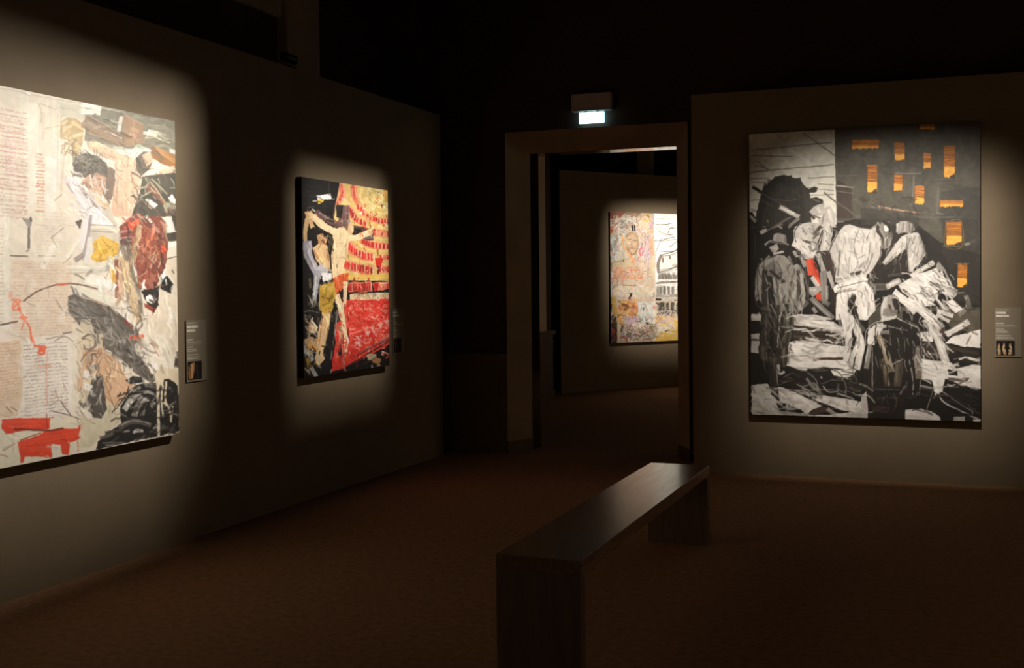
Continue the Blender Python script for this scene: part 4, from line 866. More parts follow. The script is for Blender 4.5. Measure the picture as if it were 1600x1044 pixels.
    A.poly("585,108 640,85 622,172", (.36, .30, .30)); A.st("690,-20 660,160 625,320", 40, (.93, .92, .93), .95); A.st("705,60 680,260 640,400", 26, (.62, .58, .60), .85); A.st("700,240 670,440", 34, (.88, .87, .87), .9); A.st("590,405 645,365", 40, (.60, .55, .54), .85); A.st("670,520 720,490", 28, (.62, .58, .55), .8); A.st("520,470 690,475", 30, (.90, .89, .83), .9); A.st("530,510 660,500", 8, (.66, .62, .54), .7)
    A.st("228,150 224,312", 20, g(.42), .95); A.poly("178,78 250,82 242,140 215,150", g(.62)); A.st("240,70 245,100", 16, g(.30)); A.st("180,80 200,100", 14, g(.5)); A.st("205,335 225,322", 12, g(.6)); A.st("80,372 215,373", 12, (.45, .37, .33), .95); A.st("300,372 430,373", 8, (.55, .46, .42), .7)
    A.st("345,412 346,436", 18, g(.12)); A.st("330,470 390,330 440,300", 46, (.94, .93, .90), .7); A.st("400,230 495,155", 8, (.55, .48, .44), .8); A.st("400,230 450,310", 6, (.55, .48, .44), .7); A.st("520,390 610,260", 34, (.92, .90, .84), .8); A.st("490,430 560,370", 7, (.55, .48, .44), .7)
    A.st("180,726 232,690 290,650 430,600 520,590 640,600 760,630", 12, (.44, .35, .31), .9); A.st("440,599 520,591", 17, (.88, .42, .30), .9)
    RP = (.95, .42, .30)
    A.st("92,715 160,722 100,785 155,790 122,730 95,770", 12, RP, .85); A.st("140,780 170,830 185,880 170,945", 12, RP, .85); A.st("165,850 195,865", 34, (.95, .38, .25), .9); A.st("205,885 232,940 240,1020", 14, RP, .85); A.st("240,1000 250,1044", 14, RP, .7); A.st("80,650 80,700", 30, RP, .3)
    A.st("0,912 70,898 135,884", 13, (.40, .30, .27), .95); A.st("430,710 520,840", 11, (.58, .50, .46), .8); A.st("490,972 556,964", 9, (.4, .33, .3), .9); A.st("360,1022 500,990", 7, (.55, .47, .43), .8); A.st("430,1036 505,998 570,1036", 7, (.55, .47, .43), .8); A.st("210,740 270,765", 6, (.6, .52, .48), .7)
    A.poly("630,870 700,860 760,1044 600,1044", (.87, .82, .72), .8)
    # lower part
    A.at(0, 525, 4.747)
    A.poly("600,0 760,-20 760,560 600,520 560,300", (.84, .78, .68), .9, .03, 3)
    A.st("255,75 340,85 280,125 330,130 300,90", 16, (.94, .40, .27), .85); A.st("290,95 330,110", 30, (.94, .38, .25), .9); A.st("235,0 260,70", 9, (.9, .45, .34), .8); A.st("350,120 345,300 350,520", 12, (.86, .62, .55), .7); A.st("285,130 290,230", 10, (.9, .66, .57), .6); A.st("250,235 380,220", 16, (.9, .62, .5), .6)
    A.st("410,400 440,480", 9, (.72, .5, .46), .8); A.st("450,485 525,595", 9, (.36, .28, .27), .9); A.st("370,555 480,580 610,622", 7, (.42, .34, .31), .9); A.st("45,525 92,572", 7, (.5, .38, .33), .9); A.st("80,525 132,560", 6, (.5, .38, .33), .9); A.st("470,350 490,400", 8, (.7, .55, .5), .7); A.st("370,520 440,480 500,520", 6, (.6, .5, .45), .7)
    A.poly("-240,640 720,640 720,860 -240,1060", (.86, .835, .74), .5, .03, 3)
    A.poly("18,622 120,615 376,610 366,690 180,702 42,728 14,690", RED, 1, .03, 2); A.poly("132,788 290,735 350,702 470,688 580,690 602,625 632,648 604,690 592,768 522,792 512,880 460,882 442,812 385,806 386,912 262,896 178,900 166,948 150,946 150,880", RED, 1, .03, 2)
    for q, w in (("60,640 360,640", 24), ("180,800 560,730", 40), ("170,850 370,850", 40), ("60,680 300,670", 20)): A.st(q, w, (.90, .31, .19), .7)
    A.st("105,695 230,695 360,702 470,684", 13, (.40, .16, .12), .9); A.st("150,775 300,720", 9, (.55, .2, .14), .8); A.st("0,630 400,605", 7, (.75, .3, .22), .6); A.st("345,580 350,690", 8, (.6, .2, .15), .7); A.st("100,730 100,860", 14, (.80, .72, .64), .7); A.st("60,745 120,770", 30, (.93, .92, .86), .8); A.st("20,850 110,800", 9, (.6, .5, .42), .7)
    A.st("575,780 580,850", 10, (.85, .4, .3), .7); A.st("540,800 560,840", 40, (.90, .87, .80), .8); A.st("410,830 420,890", 40, (.90, .87, .82), .8); A.st("0,880 60,900", 12, (.6, .5, .4), .6); A.st("-200,700 -60,690", 50, RED, .8); A.st("640,700 760,640", 30, (.84, .83, .74), .8)
    A.at(140, 525, 5.967)
    A.poly("-60,140 120,108 180,170 285,232 312,325 352,400 402,452 330,565 262,655 205,755 150,610 122,430 100,355 -60,340", (.83, .685, .555), 1, .03, 2)
    A.poly("150,600 260,650 300,700 290,800 140,900 0,1030 -100,1044 -80,700 20,760", (.835, .80, .70), .9, .04, 3)
    for q, w, c in (("160,160 200,300 190,420", 40, (.87, .73, .60)), ("230,240 270,400 220,560", 46, (.87, .74, .62)), ("0,180 110,150", 30, (.80, .66, .55)), ("20,300 100,250", 26, (.75, .6, .5))): A.st(q, w, c, .8)
    for q, w in (("-60,180 120,165 240,215", 5), ("0,330 70,280 120,190", 6), ("60,380 90,290", 8), ("200,280 180,400", 6), ("240,320 320,360", 6), ("140,430 200,600 240,680", 6), ("330,560 260,660", 7), ("150,560 220,640", 5), ("270,600 210,720", 5)): A.st(q, w, (.46, .34, .28), .75)
    A.scrib(0, 130, 300, 480, 26, [(.6, .46, .38), (.9, .78, .66)], 4, 26, .5)
    A.poly("20,412 100,380 135,500 160,680 112,775 20,762 -20,600", (.30, .275, .26), 1, .04, 2); A.st("0,470 45,560", 26, (.82, .81, .80), .85); A.st("60,640 112,500", 16, (.72, .70, .66), .85); A.st("0,640 20,760", 26, (.86, .85, .82), .8); A.st("80,560 130,720", 20, (.40, .37, .35), .8); A.st("100,400 60,520", 20, (.5, .46, .44), .7)
    A.at(0, 525, 4.747)
    A.st("612,20 650,-10 700,0 705,80 640,100 612,60", 16, (.48, .42, .38), .85); A.st("600,190 650,120 720,110", 12, (.5, .42, .38), .7); A.st("605,240 590,400", 40, (.84, .70, .58), .85); A.st("640,270 645,310", 40, (.94, .93, .92), .95); A.st("625,375 670,390", 50, (.94, .93, .92), .95); A.st("640,520 690,400", 30, (.36, .34, .32), .8)
    A.at(140, 525, 5.967)
    A.poly("290,650 370,530 430,462 500,438 612,440 640,418 700,398 765,398 842,500 842,885 650,935 480,962 280,1002 60,1060 78,980 155,900 300,830 285,745", BLK, 1, .02, 2)
    A.poly("330,420 400,380 490,390 500,440 380,455", (.16, .15, .15), 1, .02, 2)
    for q, w, c in (("330,680 390,590 480,560", 54, .78), ("350,650 430,590", 16, .93), ("420,740 450,650 510,590", 56, .56), ("440,720 490,610", 12, .76), ("500,530 560,525 620,560", 24, .62), ("510,600 545,590", 40, .72), ("575,650 605,630", 46, .76), ("500,740 510,690", 20, .5),
                    ("525,460 625,475", 42, .34), ("520,450 610,455", 8, .5), ("285,850 375,805 470,800 565,832", 50, .38), ("300,830 400,795 500,800 560,825", 10, .66), ("155,905 285,882", 34, .26), ("100,950 180,930 220,900", 30, .38), ("120,1000 320,990", 14, .5), ("150,1022 310,1008", 14, .7),
                    ("415,905 440,885 495,890", 30, .90), ("300,895 370,885", 20, .66), ("560,955 600,945", 10, .6), ("590,860 640,850", 22, .6), ("660,850 800,890", 44, .23), ("670,845 790,880", 8, .34), ("740,480 770,520", 26, .36), ("800,560 810,760", 20, .22), ("260,660 380,500 440,470", 12, .16), ("400,520 470,480", 26, .6)):
        A.st(q, w, g(c), .9)
    A.poly("420,130 470,55 560,-10 700,-10 805,200 792,292 660,300 570,365 540,292", (.905, .875, .82), 1, .03, 2)
    for q, w, c in (("480,140 540,260", 50, (.95, .93, .90)), ("600,40 650,180", 40, (.90, .84, .76)), ("690,60 760,230", 50, (.93, .90, .83)), ("560,40 600,120 645,195", 8, (.82, .5, .42)), ("430,130 500,240 572,362", 11, (.38, .24, .21)), ("570,60 610,90", 12, (.7, .6, .52)), ("560,300 620,270", 34, (.95, .93, .92)), ("690,90 740,150", 6, (.7, .62, .55))): A.st(q, w, c, .85)
    A.st("380,20 450,10 500,0", 30, (.93, .36, .22), .9); A.st("420,30 470,45", 26, (.93, .40, .26), .8); A.st("370,60 440,120", 30, g(.5), .6)
    A.poly("720,-20 845,-20 845,140 800,292 760,150", (.885, .835, .765), 1, .02); A.poly("808,140 842,140 842,300 788,296", (.27, .25, .22))
    A.poly("600,330 660,292 800,298 842,345 832,545 816,445 740,402 692,402 682,462 628,475", (.875, .82, .72), 1, .03)
    for q, w in (("640,420 640,600 642,938", 26), ("682,460 670,610 688,755", 20), ("712,430 706,600 745,690 762,805", 20), ("778,655 770,720 762,800", 12), ("690,620 725,650", 26), ("832,330 832,545", 14)): A.st(q, w, (.87, .815, .72), 1, .25, .05)
    A.st("648,440 648,930", 6, (.95, .91, .84), .8); A.st("835,560 838,900", 10, (.60, .57, .50), .7)
    A.at(0, 0, 1); H = A.hatch; BR = [(.46, .36, .31), (.58, .47, .40), (.38, .31, .28)]
    H(140, 168, 272, 232, 44, 18, 18, 4.5, None, .7, .09); H(104, 228, 228, 340, 80, 68, 11, 2.4, None, .7, .07, 26); H(120, 235, 228, 335, 46, 60, 14, .9, BR, .6, 0, 40)
    H(112, 236, 160, 275, 50, 60, 9, 1.8, [(.26, .25, .22), (.52, .5, .45), (.40, .37, .33)], .7, 0, 40); H(110, 275, 165, 345, 46, 55, 14, 2.4, [(.95, .94, .96), (.80, .78, .81), (.9, .89, .9)], .75)
    H(196, 342, 258, 452, 90, 76, 16, 2.8, None, .8, .13, 22); H(200, 340, 262, 460, 34, 70, 12, 1.0, [(.86, .76, .66), (.30, .16, .13), (.80, .46, .36)], .75, 0, 40); H(150, 385, 215, 505, 80, 74, 16, 2.8, None, .75, .10); H(150, 380, 220, 500, 26, 75, 18, .9, BR, .7, 0, 24)
    for k in range(120):
        t = RS.rand(); x = 112 + t * 122 + RS.normal(0, 5); y = 472 + t * 106 + RS.normal(0, 15)
        H(x, y, x + 1, y + 1, 1, 38, 16, 3.2, [g(.58), g(.47), g(.40), g(.64), g(.34), g(.52)], .7, 0, 22)
    H(130, 482, 225, 572, 34, -50, 13, 1.1, [g(.74), g(.30), g(.66)], .75, 0, 30)
    H(122, 536, 204, 650, 90, 64, 12, 2.4, None, .75, .10, 30); H(118, 530, 210, 660, 56, 66, 16, .9, BR, .65, 0, 36); H(120, 560, 165, 660, 30, 75, 12, 3.4, [(.90, .89, .87), (.36, .34, .32), (.66, .63, .6)], .65)
    H(178, 606, 276, 688, 64, -24, 17, 3.0, [g(.10), g(.18), g(.40), g(.08), g(.62), g(.13)], .6, 0, 26); H(205, 530, 276, 585, 60, 62, 15, 3.2, None, .7, .06); H(210, 440, 276, 540, 50, 80, 18, 3, None, .7, .06)
    H(210, 272, 272, 345, 60, 52, 14, 2.2, [(.70, .68, .60), (.26, .25, .22), (.36, .33, .28), (.56, .40, .33), (.82, .80, .72)], .7, 0, 20)
    H(-240, 140, 110, 630, 110, 90, 26, 9, [(.93, .90, .85), (.89, .855, .795), (.91, .88, .85)], .35); H(0, 330, 130, 700, 60, 30, 20, .8, [(.62, .52, .47), (.72, .6, .54)], .45, 0, 60)
    H(10, 655, 125, 715, 20, 10, 14, 3, None, .6, .04)
    A.work(.6, .05); A.soften(); return A

# ---- red theatre painting
def paint_theatre():
    A = Art(455, 262, 625, 612, 3.0, (.085, .075, .075))
    SK, SK2, RD = (.94, .84, .68), (.90, .74, .55), (.86, .24, .20)
    A.at(460, 270, 6.525)
    A.poly("462,80 980,150 980,1080 480,1080 560,700 400,470 430,260", (.86, .73, .46), 1, .06)
    A.scrib(470, 120, 960, 1040, 60, [(.90, .80, .56), (.80, .62, .34), (.92, .84, .66), (.88, .62, .40)], 16, 40, .6)
    for k in range(7):
        r = 60 + k * 34; th = np.linspace(1.1, 4.4, 12)
        A.st(np.stack([870 + r * np.cos(th), 230 + r * np.sin(th) * .95], -1), 22, ((.90, .84, .58), (.80, .74, .46), (.92, .86, .64), (.84, .76, .46))[k % 4], .75)
    A.scrib(760, 170, 950, 420, 34, [(.66, .60, .36), (.93, .89, .72), (.78, .70, .42)], 8, 20, .7); A.st("820,190 850,200 860,220", 16, (.40, .36, .2), .8); A.st("930,180 940,300", 34, (.86, .64, .24), .9); A.st("940,440 945,500", 30, (.85, .58, .3), .7)
    def tier(path, w, n, c=RD):
        p = smooth_path(pts_of(path), 8); A.st(path, w * 1.12, (.90, .52, .42), .95); L = np.linspace(0, len(p) - 1, int(n * 1.3))
        for i in L:
            a = p[int(i)]; b = p[min(int(i) + 1, len(p) - 1)]; 
            A.st([(a[0] + RS.normal(0, 2), a[1] - w * .36), (a[0] + RS.normal(0, 3), a[1] + w * .36)], 25, np.array(c) * RS.uniform(.75, 1.08), .95, .4)
            A.st([(a[0] + 15, a[1] - w * .4), (a[0] + 15, a[1] + w * .4)], 7, (.95, .82, .72), .85)
            if RS.rand() < .4: A.st([(a[0] - 4, a[1]), (a[0] - 3, a[1] + w * .3)], 9, (.45, .1, .1), .8)
    tier("480,130 490,220 440,320", 50, 5, (.90, .42, .33)); tier("600,140 620,250 690,380", 56, 7, (.90, .44, .33)); tier("650,350 760,450 860,490 955,500", 52, 9)
    tier("570,380 620,460 720,530", 60, 6); tier("815,605 955,625", 62, 5); tier("700,700 800,740 955,755", 60, 8); tier("550,740 610,800 700,840 785,860", 84, 8); tier("510,930 600,960 700,985 780,1000", 86, 9); tier("870,980 955,985", 70, 3); tier("880,860 955,865", 50, 3)
    A.st("560,650 700,760 800,800 950,810", 34, (.88, .76, .46), .9); A.st("540,870 700,920 800,930", 34, (.88, .76, .46), .9); A.st("640,560 800,570", 24, (.88, .74, .44), .8); A.st("560,600 900,680", 16, (.92, .84, .6), .6)
    A.poly("815,870 905,868 885,960 858,1030 835,960", (.80, .16, .13)); A.st("850,960 853,1030", 20, (.35, .1, .08)); A.st("845,780 850,850", 20, (.6, .3, .14), .8)
    A.st("470,110 420,300 390,440", 12, (.80, .56, .56), .9); A.st("500,270 560,320", 30, (.90, .78, .60), .9)
    # dark side
    A.poly("60,30 462,96 425,300 385,460 470,560 400,620 380,1080 60,1080", (.085, .075, .08), 1, .02)
    A.poly("222,236 372,215 378,268 240,285", (.94, .92, .93)); A.poly("236,278 308,268 290,308 240,325", (.84, .70, .27)); A.st("185,290 230,290", 14, g(.7)); A.st("352,100 350,210", 5, g(.4), .8); A.st("380,270 410,268", 10, g(.5)); A.st("240,260 310,250", 12, (.98, .95, .93), .8)
    A.st("130,360 200,350", 14, g(.3), .8); A.st("180,375 210,395", 20, g(.7))
    A.st("225,405 330,475 450,545", 66, (.40, .29, .275), .95); A.st("250,410 420,510", 16, (.62, .52, .50), .8); A.st("330,480 400,500", 20, (.16, .12, .12), .9); A.poly("440,330 562,335 565,520 490,572 430,520 470,440", (.42, .30, .28)); A.poly("425,335 500,330 478,470 430,455", (.13, .11, .11)); A.st("530,340 520,520", 22, (.55, .42, .41), .8); A.st("555,480 560,330", 10, (.66, .55, .52), .7); A.st("460,500 520,470", 16, (.62, .5, .48), .7)
    A.poly("600,535 730,560 810,590 805,690 740,690 640,640 590,640", (.34, .26, .25)); A.poly("600,560 700,580 640,640 590,640", (.12, .09, .09)); A.st("720,660 800,660", 34, (.5, .42, .42), .8)
    A.poly("102,402 170,388 215,440 180,480 120,480", SK2); A.st("120,420 190,430", 16, (.95, .85, .66), .8); A.st("190,452 290,535 420,605", 74, SK, 1, .35, .1); A.st("220,480 330,570", 16, (.96, .87, .70), .7)
    A.st("130,480 108,600 112,705", 48, SK2, 1, .35, .1, 40); A.st("160,480 190,570", 46, SK2, 1, .35); A.st("120,520 105,640", 14, (.94, .82, .62), .7)
    A.st("570,670 660,655 785,600", 60, SK, 1, .35, .1); A.st("600,660 700,640", 18, (.96, .90, .76), .8); A.st("760,600 790,620", 40, (.86, .68, .52), .8)
    A.poly("370,600 460,552 542,580 562,650 545,800 505,950 498,1080 388,1080 378,850 402,690", SK, 1, .03)
    for q, w, c, a in (("430,620 420,850 430,1040", 50, (.93, .84, .68), .8), ("500,620 500,820", 50, (.94, .86, .70), .8), ("470,600 465,700", 8, (.66, .52, .38), .6), ("440,720 520,710", 7, (.74, .6, .44), .6), ("540,680 520,880", 14, (.76, .61, .44), .7), ("440,860 500,870", 6, (.72, .58, .43), .6), ("400,700 390,900", 10, (.74, .58, .42), .6)): A.st(q, w, c, a)
    A.poly("525,530 565,505 606,545 606,605 562,645 530,595", (.84, .70, .55)); A.st("545,480 560,510", 30, g(.7), .8); A.st("540,520 530,580", 18, (.35, .28, .24), .8); A.st("580,560 590,600", 14, (.93, .8, .66), .8)
    A.poly("148,590 200,555 255,600 240,690 215,748 175,715 140,660", (.075, .065, .06), 1, .02, 2); A.poly("225,640 290,620 335,700 310,745 245,735", (.78, .60, .43)); A.st("280,690 310,720", 26, (.50, .30, .22), .8); A.st("250,640 280,650", 18, (.90, .75, .56), .8)
    A.poly("188,770 240,730 335,740 362,880 365,980 290,970 220,890", SK2); A.st("260,780 310,930", 40, (.93, .80, .60), .8); A.st("200,790 240,880", 20, (.66, .45, .3), .8); A.st("330,780 350,900", 12, (.66, .46, .3), .7)
    A.st("345,640 380,680 350,790", 30, (.35, .32, .22), .7)
    A.st("130,715 140,830 190,950 270,1060", 86, (.70, .69, .74), 1, .5, .1); A.st("140,740 160,860 230,990", 26, (.88, .87, .90), .8); A.st("130,830 190,960", 12, (.42, .4, .44), .8); A.st("260,960 330,1010", 60, (.84, .83, .86), .95); A.st("330,985 380,1000", 30, (.85, .75, .66), .8); A.st("90,860 130,900", 14, g(.4), .7)
    # lower half
    A.at(460, 430, 5.967)
    A.poly("430,240 900,200 900,680 650,770 490,850 420,900 340,930 350,820 385,640 370,470 430,420", RD, 1, .05)
    A.st("500,25 880,22", 54, (.90, .74, .36), .95); A.st("510,45 880,48", 10, (.96, .88, .66), .8); tier("515,115 610,112 700,105", 84, 8); tier("760,110 870,95", 70, 4)
    A.poly("735,75 785,75 780,130 760,160 745,120", (.72, .14, .12)); A.st("520,160 700,140", 12, (.5, .2, .12), .8); A.st("530,205 880,190", 56, (.90, .80, .64), .95); A.scrib(520, 175, 880, 230, 26, [(.96, .90, .80), (.62, .54, .42), (.86, .72, .5)], 9, 16, .8); A.st("790,80 880,70", 10, (.95, .85, .7), .7)
    A.scrib(480, 250, 885, 660, 130, [(.93, .50, .44), (.74, .16, .13), (.95, .66, .58), (.84, .24, .19), (.90, .36, .30)], 12, 20, .8); A.scrib(390, 500, 480, 860, 22, [(.93, .5, .42), (.72, .15, .12)], 12, 20, .8)
    for x, y in ((505, 275), (560, 300), (640, 290), (720, 340), (745, 370), (830, 350), (600, 380), (560, 470), (820, 380), (650, 420)): A.st([(x, y), (x + RS.uniform(-12, 12), y + 22)], 9, (.5, .1, .1), .7)
    for x, y in ((600, 590), (680, 545), (740, 520), (800, 470), (860, 440), (830, 620), (690, 690), (600, 640)): A.poly([(x - 26, y - 18), (x + 28, y - 26), (x + 6, y + 36)], (.90, .68, .68), .9, .05, 2)
    A.st("500,555 650,510 800,455 880,440", 10, (.95, .66, .58), .8); A.st("560,760 700,680 880,590", 26, (.40, .16, .15), .8); A.st("500,845 690,730 890,610", 16, (.30, .18, .16), .9); A.st("620,720 850,600", 8, (.75, .5, .46), .7)
    A.poly("478,862 650,785 895,640 895,900 340,960 300,930 350,900", (.085, .07, .07), 1, .02, 2)
    A.st("690,765 750,765", 60, (.80, .76, .62), .9, .5, .3); A.st("740,790 790,810", 56, (.74, .54, .36), .9); A.st("822,715 823,742", 24, g(.92)); A.st("770,845 800,840", 16, (.8, .66, .56), .8); A.st("722,840 724,862", 16, g(.6)); A.st("580,790 585,870", 14, (.5, .1, .18), .8); A.st("640,830 760,770", 10, (.3, .22, .2), .8); A.st("320,895 340,900", 40, g(.72), .9); A.st("470,880 480,895", 20, (.5, .42, .38))
    A.poly("60,0 240,0 230,330 330,500 350,800 330,960 60,980", (.085, .075, .075), 1, .02)
    A.poly("250,-20 350,-20 345,45 265,62", (.92, .91, .92)); A.st("215,-10 195,130 180,280", 56, (.70, .70, .73), .95, .5, .2, 40); A.st("200,20 185,200", 16, (.86, .86, .88), .8); A.st("140,30 150,120", 22, (.55, .5, .34), .7); A.st("130,265 220,275", 30, g(.32), .8); A.st("150,300 200,290", 12, g(.5), .7)
    A.poly("355,30 430,-10 510,-20 492,80 432,155 385,178", (.86, .37, .20), 1, .05); A.st("400,30 430,120", 30, (.93, .48, .30), .8); A.st("450,10 470,80", 12, (.68, .24, .12), .8)
    A.st("480,70 475,180 462,290", 48, SK, 1, .35, .1, 30); A.st("395,190 430,320 478,560 482,715", 62, SK, 1, .35, .1, 34); A.st("410,220 440,340 480,520", 16, (.97, .90, .74), .8); A.st("435,480 430,640", 30, (.80, .76, .6), .8); A.poly("405,690 445,680 445,770 415,740", (.12, .11, .1)); A.st("460,720 462,880", 20, (.62, .4, .32), .9); A.st("450,560 455,640", 10, (.3, .2, .16), .8)
    A.st("398,330 370,560 340,790", 17, (.46, .40, .38), .95); A.st("405,345 380,540", 6, g(.75), .8); A.st("330,500 350,700", 30, (.14, .1, .1), .8)
    A.st("300,340 262,520 222,770", 92, SK2, 1, .35, .1, 50); A.st("330,360 300,540 250,740", 26, (.93, .80, .60), .8); A.st("260,380 240,560 210,740", 12, (.62, .46, .32), .8); A.poly("192,770 262,740 290,780 232,845 205,830", (.90, .76, .58)); A.st("210,850 240,860", 12, g(.55), .8)
    A.poly("232,92 372,58 388,180 352,335 282,365 226,325", (.78, .63, .27), 1, .05); A.st("260,110 350,130", 36, (.87, .74, .40), .8); A.st("250,200 340,220 360,160", 8, (.42, .33, .12), .9); A.st("260,280 330,260", 10, (.5, .4, .16), .8); A.st("300,100 290,200", 8, (.56, .44, .18), .7); A.st("290,320 340,300", 24, (.66, .52, .2), .8); A.st("235,90 365,66", 10, (.6, .48, .2), .8)
    A.poly("155,405 222,490 186,560 128,520 135,450", (.88, .76, .64)); A.st("140,500 200,510", 20, (.76, .56, .42), .8); A.poly("92,600 150,575 210,590 212,690 140,705 95,640", (.76, .62, .47)); A.st("150,650 205,690", 44, (.82, .60, .32), .9); A.st("130,690 150,700", 22, (.1, .08, .07)); A.st("100,700 150,745 172,790", 46, (.76, .76, .75), .95); A.st("95,660 100,760", 24, (.70, .70, .68), .8)
    A.st("130,780 138,850", 46, (.62, .50, .22), .9); A.st("160,865 205,945", 38, (.74, .73, .70), .95); A.st("85,345 150,335 220,352", 12, g(.5), .8); A.st("190,350 240,450", 12, (.45, .38, .28), .8); A.st("90,405 150,400", 26, g(.34), .8); A.st("85,380 150,385", 10, g(.5), .7); A.st("125,540 135,590", 26, (.7, .58, .48), .8)
    A.at(0, 0, 1); H = A.hatch
    H(552, 290, 607, 460, 90, 84, 5, 1.7, [(.88, .30, .24), (.94, .82, .62), (.84, .70, .38), (.74, .18, .15), (.95, .90, .80), (.86, .46, .34), (.45, .16, .12)], .8, 0, 26); H(560, 285, 606, 345, 36, 20, 8, 1.6, [(.93, .88, .66), (.78, .68, .40), (.70, .60, .34), (.95, .92, .80)], .75, 0, 40)
    H(530, 465, 608, 560, 170, 60, 6, 1.8, [(.92, .46, .40), (.72, .15, .13), (.95, .70, .62), (.86, .24, .20), (.80, .20, .17)], .8, 0, 50)
    H(476, 330, 545, 470, 130, 74, 8, 2.0, None, .75, .10, 24); H(478, 335, 560, 560, 50, 78, 11, .8, [(.42, .30, .22), (.16, .12, .11), (.96, .88, .74)], .65, 0, 28); H(482, 470, 545, 575, 110, 78, 11, 2.2, None, .75, .11, 16)
    H(474, 500, 500, 585, 40, 70, 8, 2.2, [(.80, .70, .56), (.12, .1, .1), (.72, .72, .70), (.66, .5, .24)], .75, 0, 30); H(474, 285, 520, 330, 20, 20, 10, 1.6, [(.13, .12, .13), (.2, .18, .18)], .6)
    A.work(.45, .08); A.soften(); return A

# ---- arena painting in the far room
def paint_arena():
    A = Art(935, 320, 1215, 552, 4.0, (.80, .745, .67))
    A.at(945, 325, 9.488)
    LB, WH, PK, OR_, LV, GY = (.76, .84, .84), (.94, .92, .89), (.90, .62, .60), (.90, .64, .42), (.76, .70, .78), (.56, .51, .46)
    A.poly("50,60 330,60 240,140 150,300 80,420 50,420", (.60, .37, .29), 1, .05, 3); A.poly("300,60 560,60 480,140 300,130", (.58, .48, .40), .9, .05, 3)
    A.poly("220,200 400,150 460,210 310,330 210,520 160,480", GY, .9, .05, 3); A.poly("60,400 130,420 180,560 130,760 60,780", (.52, .48, .44), .9, .05, 3); A.poly("50,760 130,820 100,1044 50,1044", (.36, .30, .26), .9, .05, 3)
    A.poly("480,140 740,100 740,700 560,700 500,420", (.82, .76, .70), .9, .05, 3); A.poly("100,880 560,860 560,1060 100,1060", (.83, .70, .60), .9, .05, 3)
    A.st("700,330 705,690", 54, (.86, .66, .52), .9); A.st("650,360 640,820", 46, (.78, .73, .76), .85); A.st("600,400 600,560", 30, (.72, .62, .64), .8); A.st("700,760 700,1040", 50, (.90, .82, .70), .8); A.st("570,700 580,1040", 60, (.86, .78, .70), .8)
    A.scrib(90, 110, 470, 420, 46, [LB, WH, (.70, .72, .68), GY, (.86, .80, .74)], 13, 42, .85); A.scrib(75, 380, 300, 800, 44, [LB, WH, (.68, .78, .76), (.62, .58, .52)], 13, 38, .85)
    A.scrib(480, 120, 720, 420, 46, [WH, PK, LV, (.62, .56, .52), (.86, .80, .62)], 11, 32, .8); A.scrib(480, 520, 700, 800, 34, [LV, PK, WH, (.70, .60, .66)], 11, 32, .8)
    A.scrib(80, 100, 720, 1040, 200, [(.93, .90, .85), (.60, .44, .38), (.88, .55, .40), (.72, .80, .80), (.90, .76, .48), (.74, .66, .76), (.44, .38, .36), (.86, .66, .62), (.95, .93, .88)], 6, 27, .7)
    A.st("150,190 260,160 400,190 470,260", 16, WH, .9); A.st("230,150 330,140 460,190", 18, (.74, .78, .74), .9); A.st("140,210 150,320 230,240", 13, (.88, .66, .56), .9); A.st("130,310 200,260 210,400 220,540", 16, WH, .9); A.st("80,520 60,600 110,740", 12, WH, .85); A.st("110,440 120,580 170,680", 24, LB, .8)
    A.st("560,110 640,100 665,160 610,195 570,150", 17, (.80, .70, .30), .95); A.st("620,105 660,140", 12, (.45, .36, .16), .9); A.st("600,180 650,185", 18, (.88, .78, .36), .9)
    A.poly("310,420 360,365 440,360 500,420 502,560 450,660 395,692 340,620 310,520", (.80, .70, .59), 1, .04, 2)
    for q, w, c in (("320,430 400,375 490,430", 26, (.66, .56, .44)), ("345,475 385,468", 10, (.50, .40, .34)), ("425,482 465,490", 10, (.52, .42, .36)), ("405,490 392,555 418,570", 9, (.64, .52, .44)), ("375,590 430,595", 10, (.60, .40, .38)), ("345,590 370,660 430,685 490,600", 26, (.63, .54, .44)),
                    ("480,440 490,560", 22, (.66, .56, .45)), ("350,510 380,540", 26, (.88, .79, .70)), ("430,520 450,560", 22, (.86, .76, .66)), ("330,480 335,560", 16, (.88, .74, .58))): A.st(q, w, c, .8)
    A.st("260,430 280,560 345,650 400,740 450,800", 34, OR_, .8); A.st("250,420 290,420", 30, (.90, .72, .42), .8); A.st("380,700 440,780", 40, (.92, .68, .46), .8); A.st("310,360 480,345", 12, WH, .9)
    A.st("405,262 414,335", 24, (.14, .10, .09), 1, .2, .05); A.st("440,262 448,335", 20, (.14, .10, .09), 1, .2, .05); A.st("395,340 465,338", 7, (.2, .15, .13))
    A.st("560,590 520,610 520,690 555,695 572,615", 16, (.91, .42, .47), .95); A.st("560,510 540,590", 12, (.62, .42, .50), .8); A.st("690,320 730,360", 44, (.93, .68, .52), .9); A.st("620,430 650,450", 16, (.55, .46, .55), .8)
    A.poly("100,780 280,770 480,860 300,900 110,880", (.80, .74, .60), .8, .05, 3); A.st("270,770 285,810", 14, (.3, .28, .26)); A.st("130,800 270,790", 16, (.62, .56, .40), .7)
    A.scrib(90, 880, 560, 1050, 44, [(.86, .50, .38), (.90, .66, .54), (.80, .74, .66), (.70, .54, .46), OR_], 14, 40, .7); A.poly("80,960 130,930 140,1060 80,1060", (.85, .82, .78), .9)
    # pale sky and building
    A.poly("728,60 2600,60 2600,1300 770,1300 745,1040 760,760 735,500", (.945, .94, .91), 1, .02, 1)
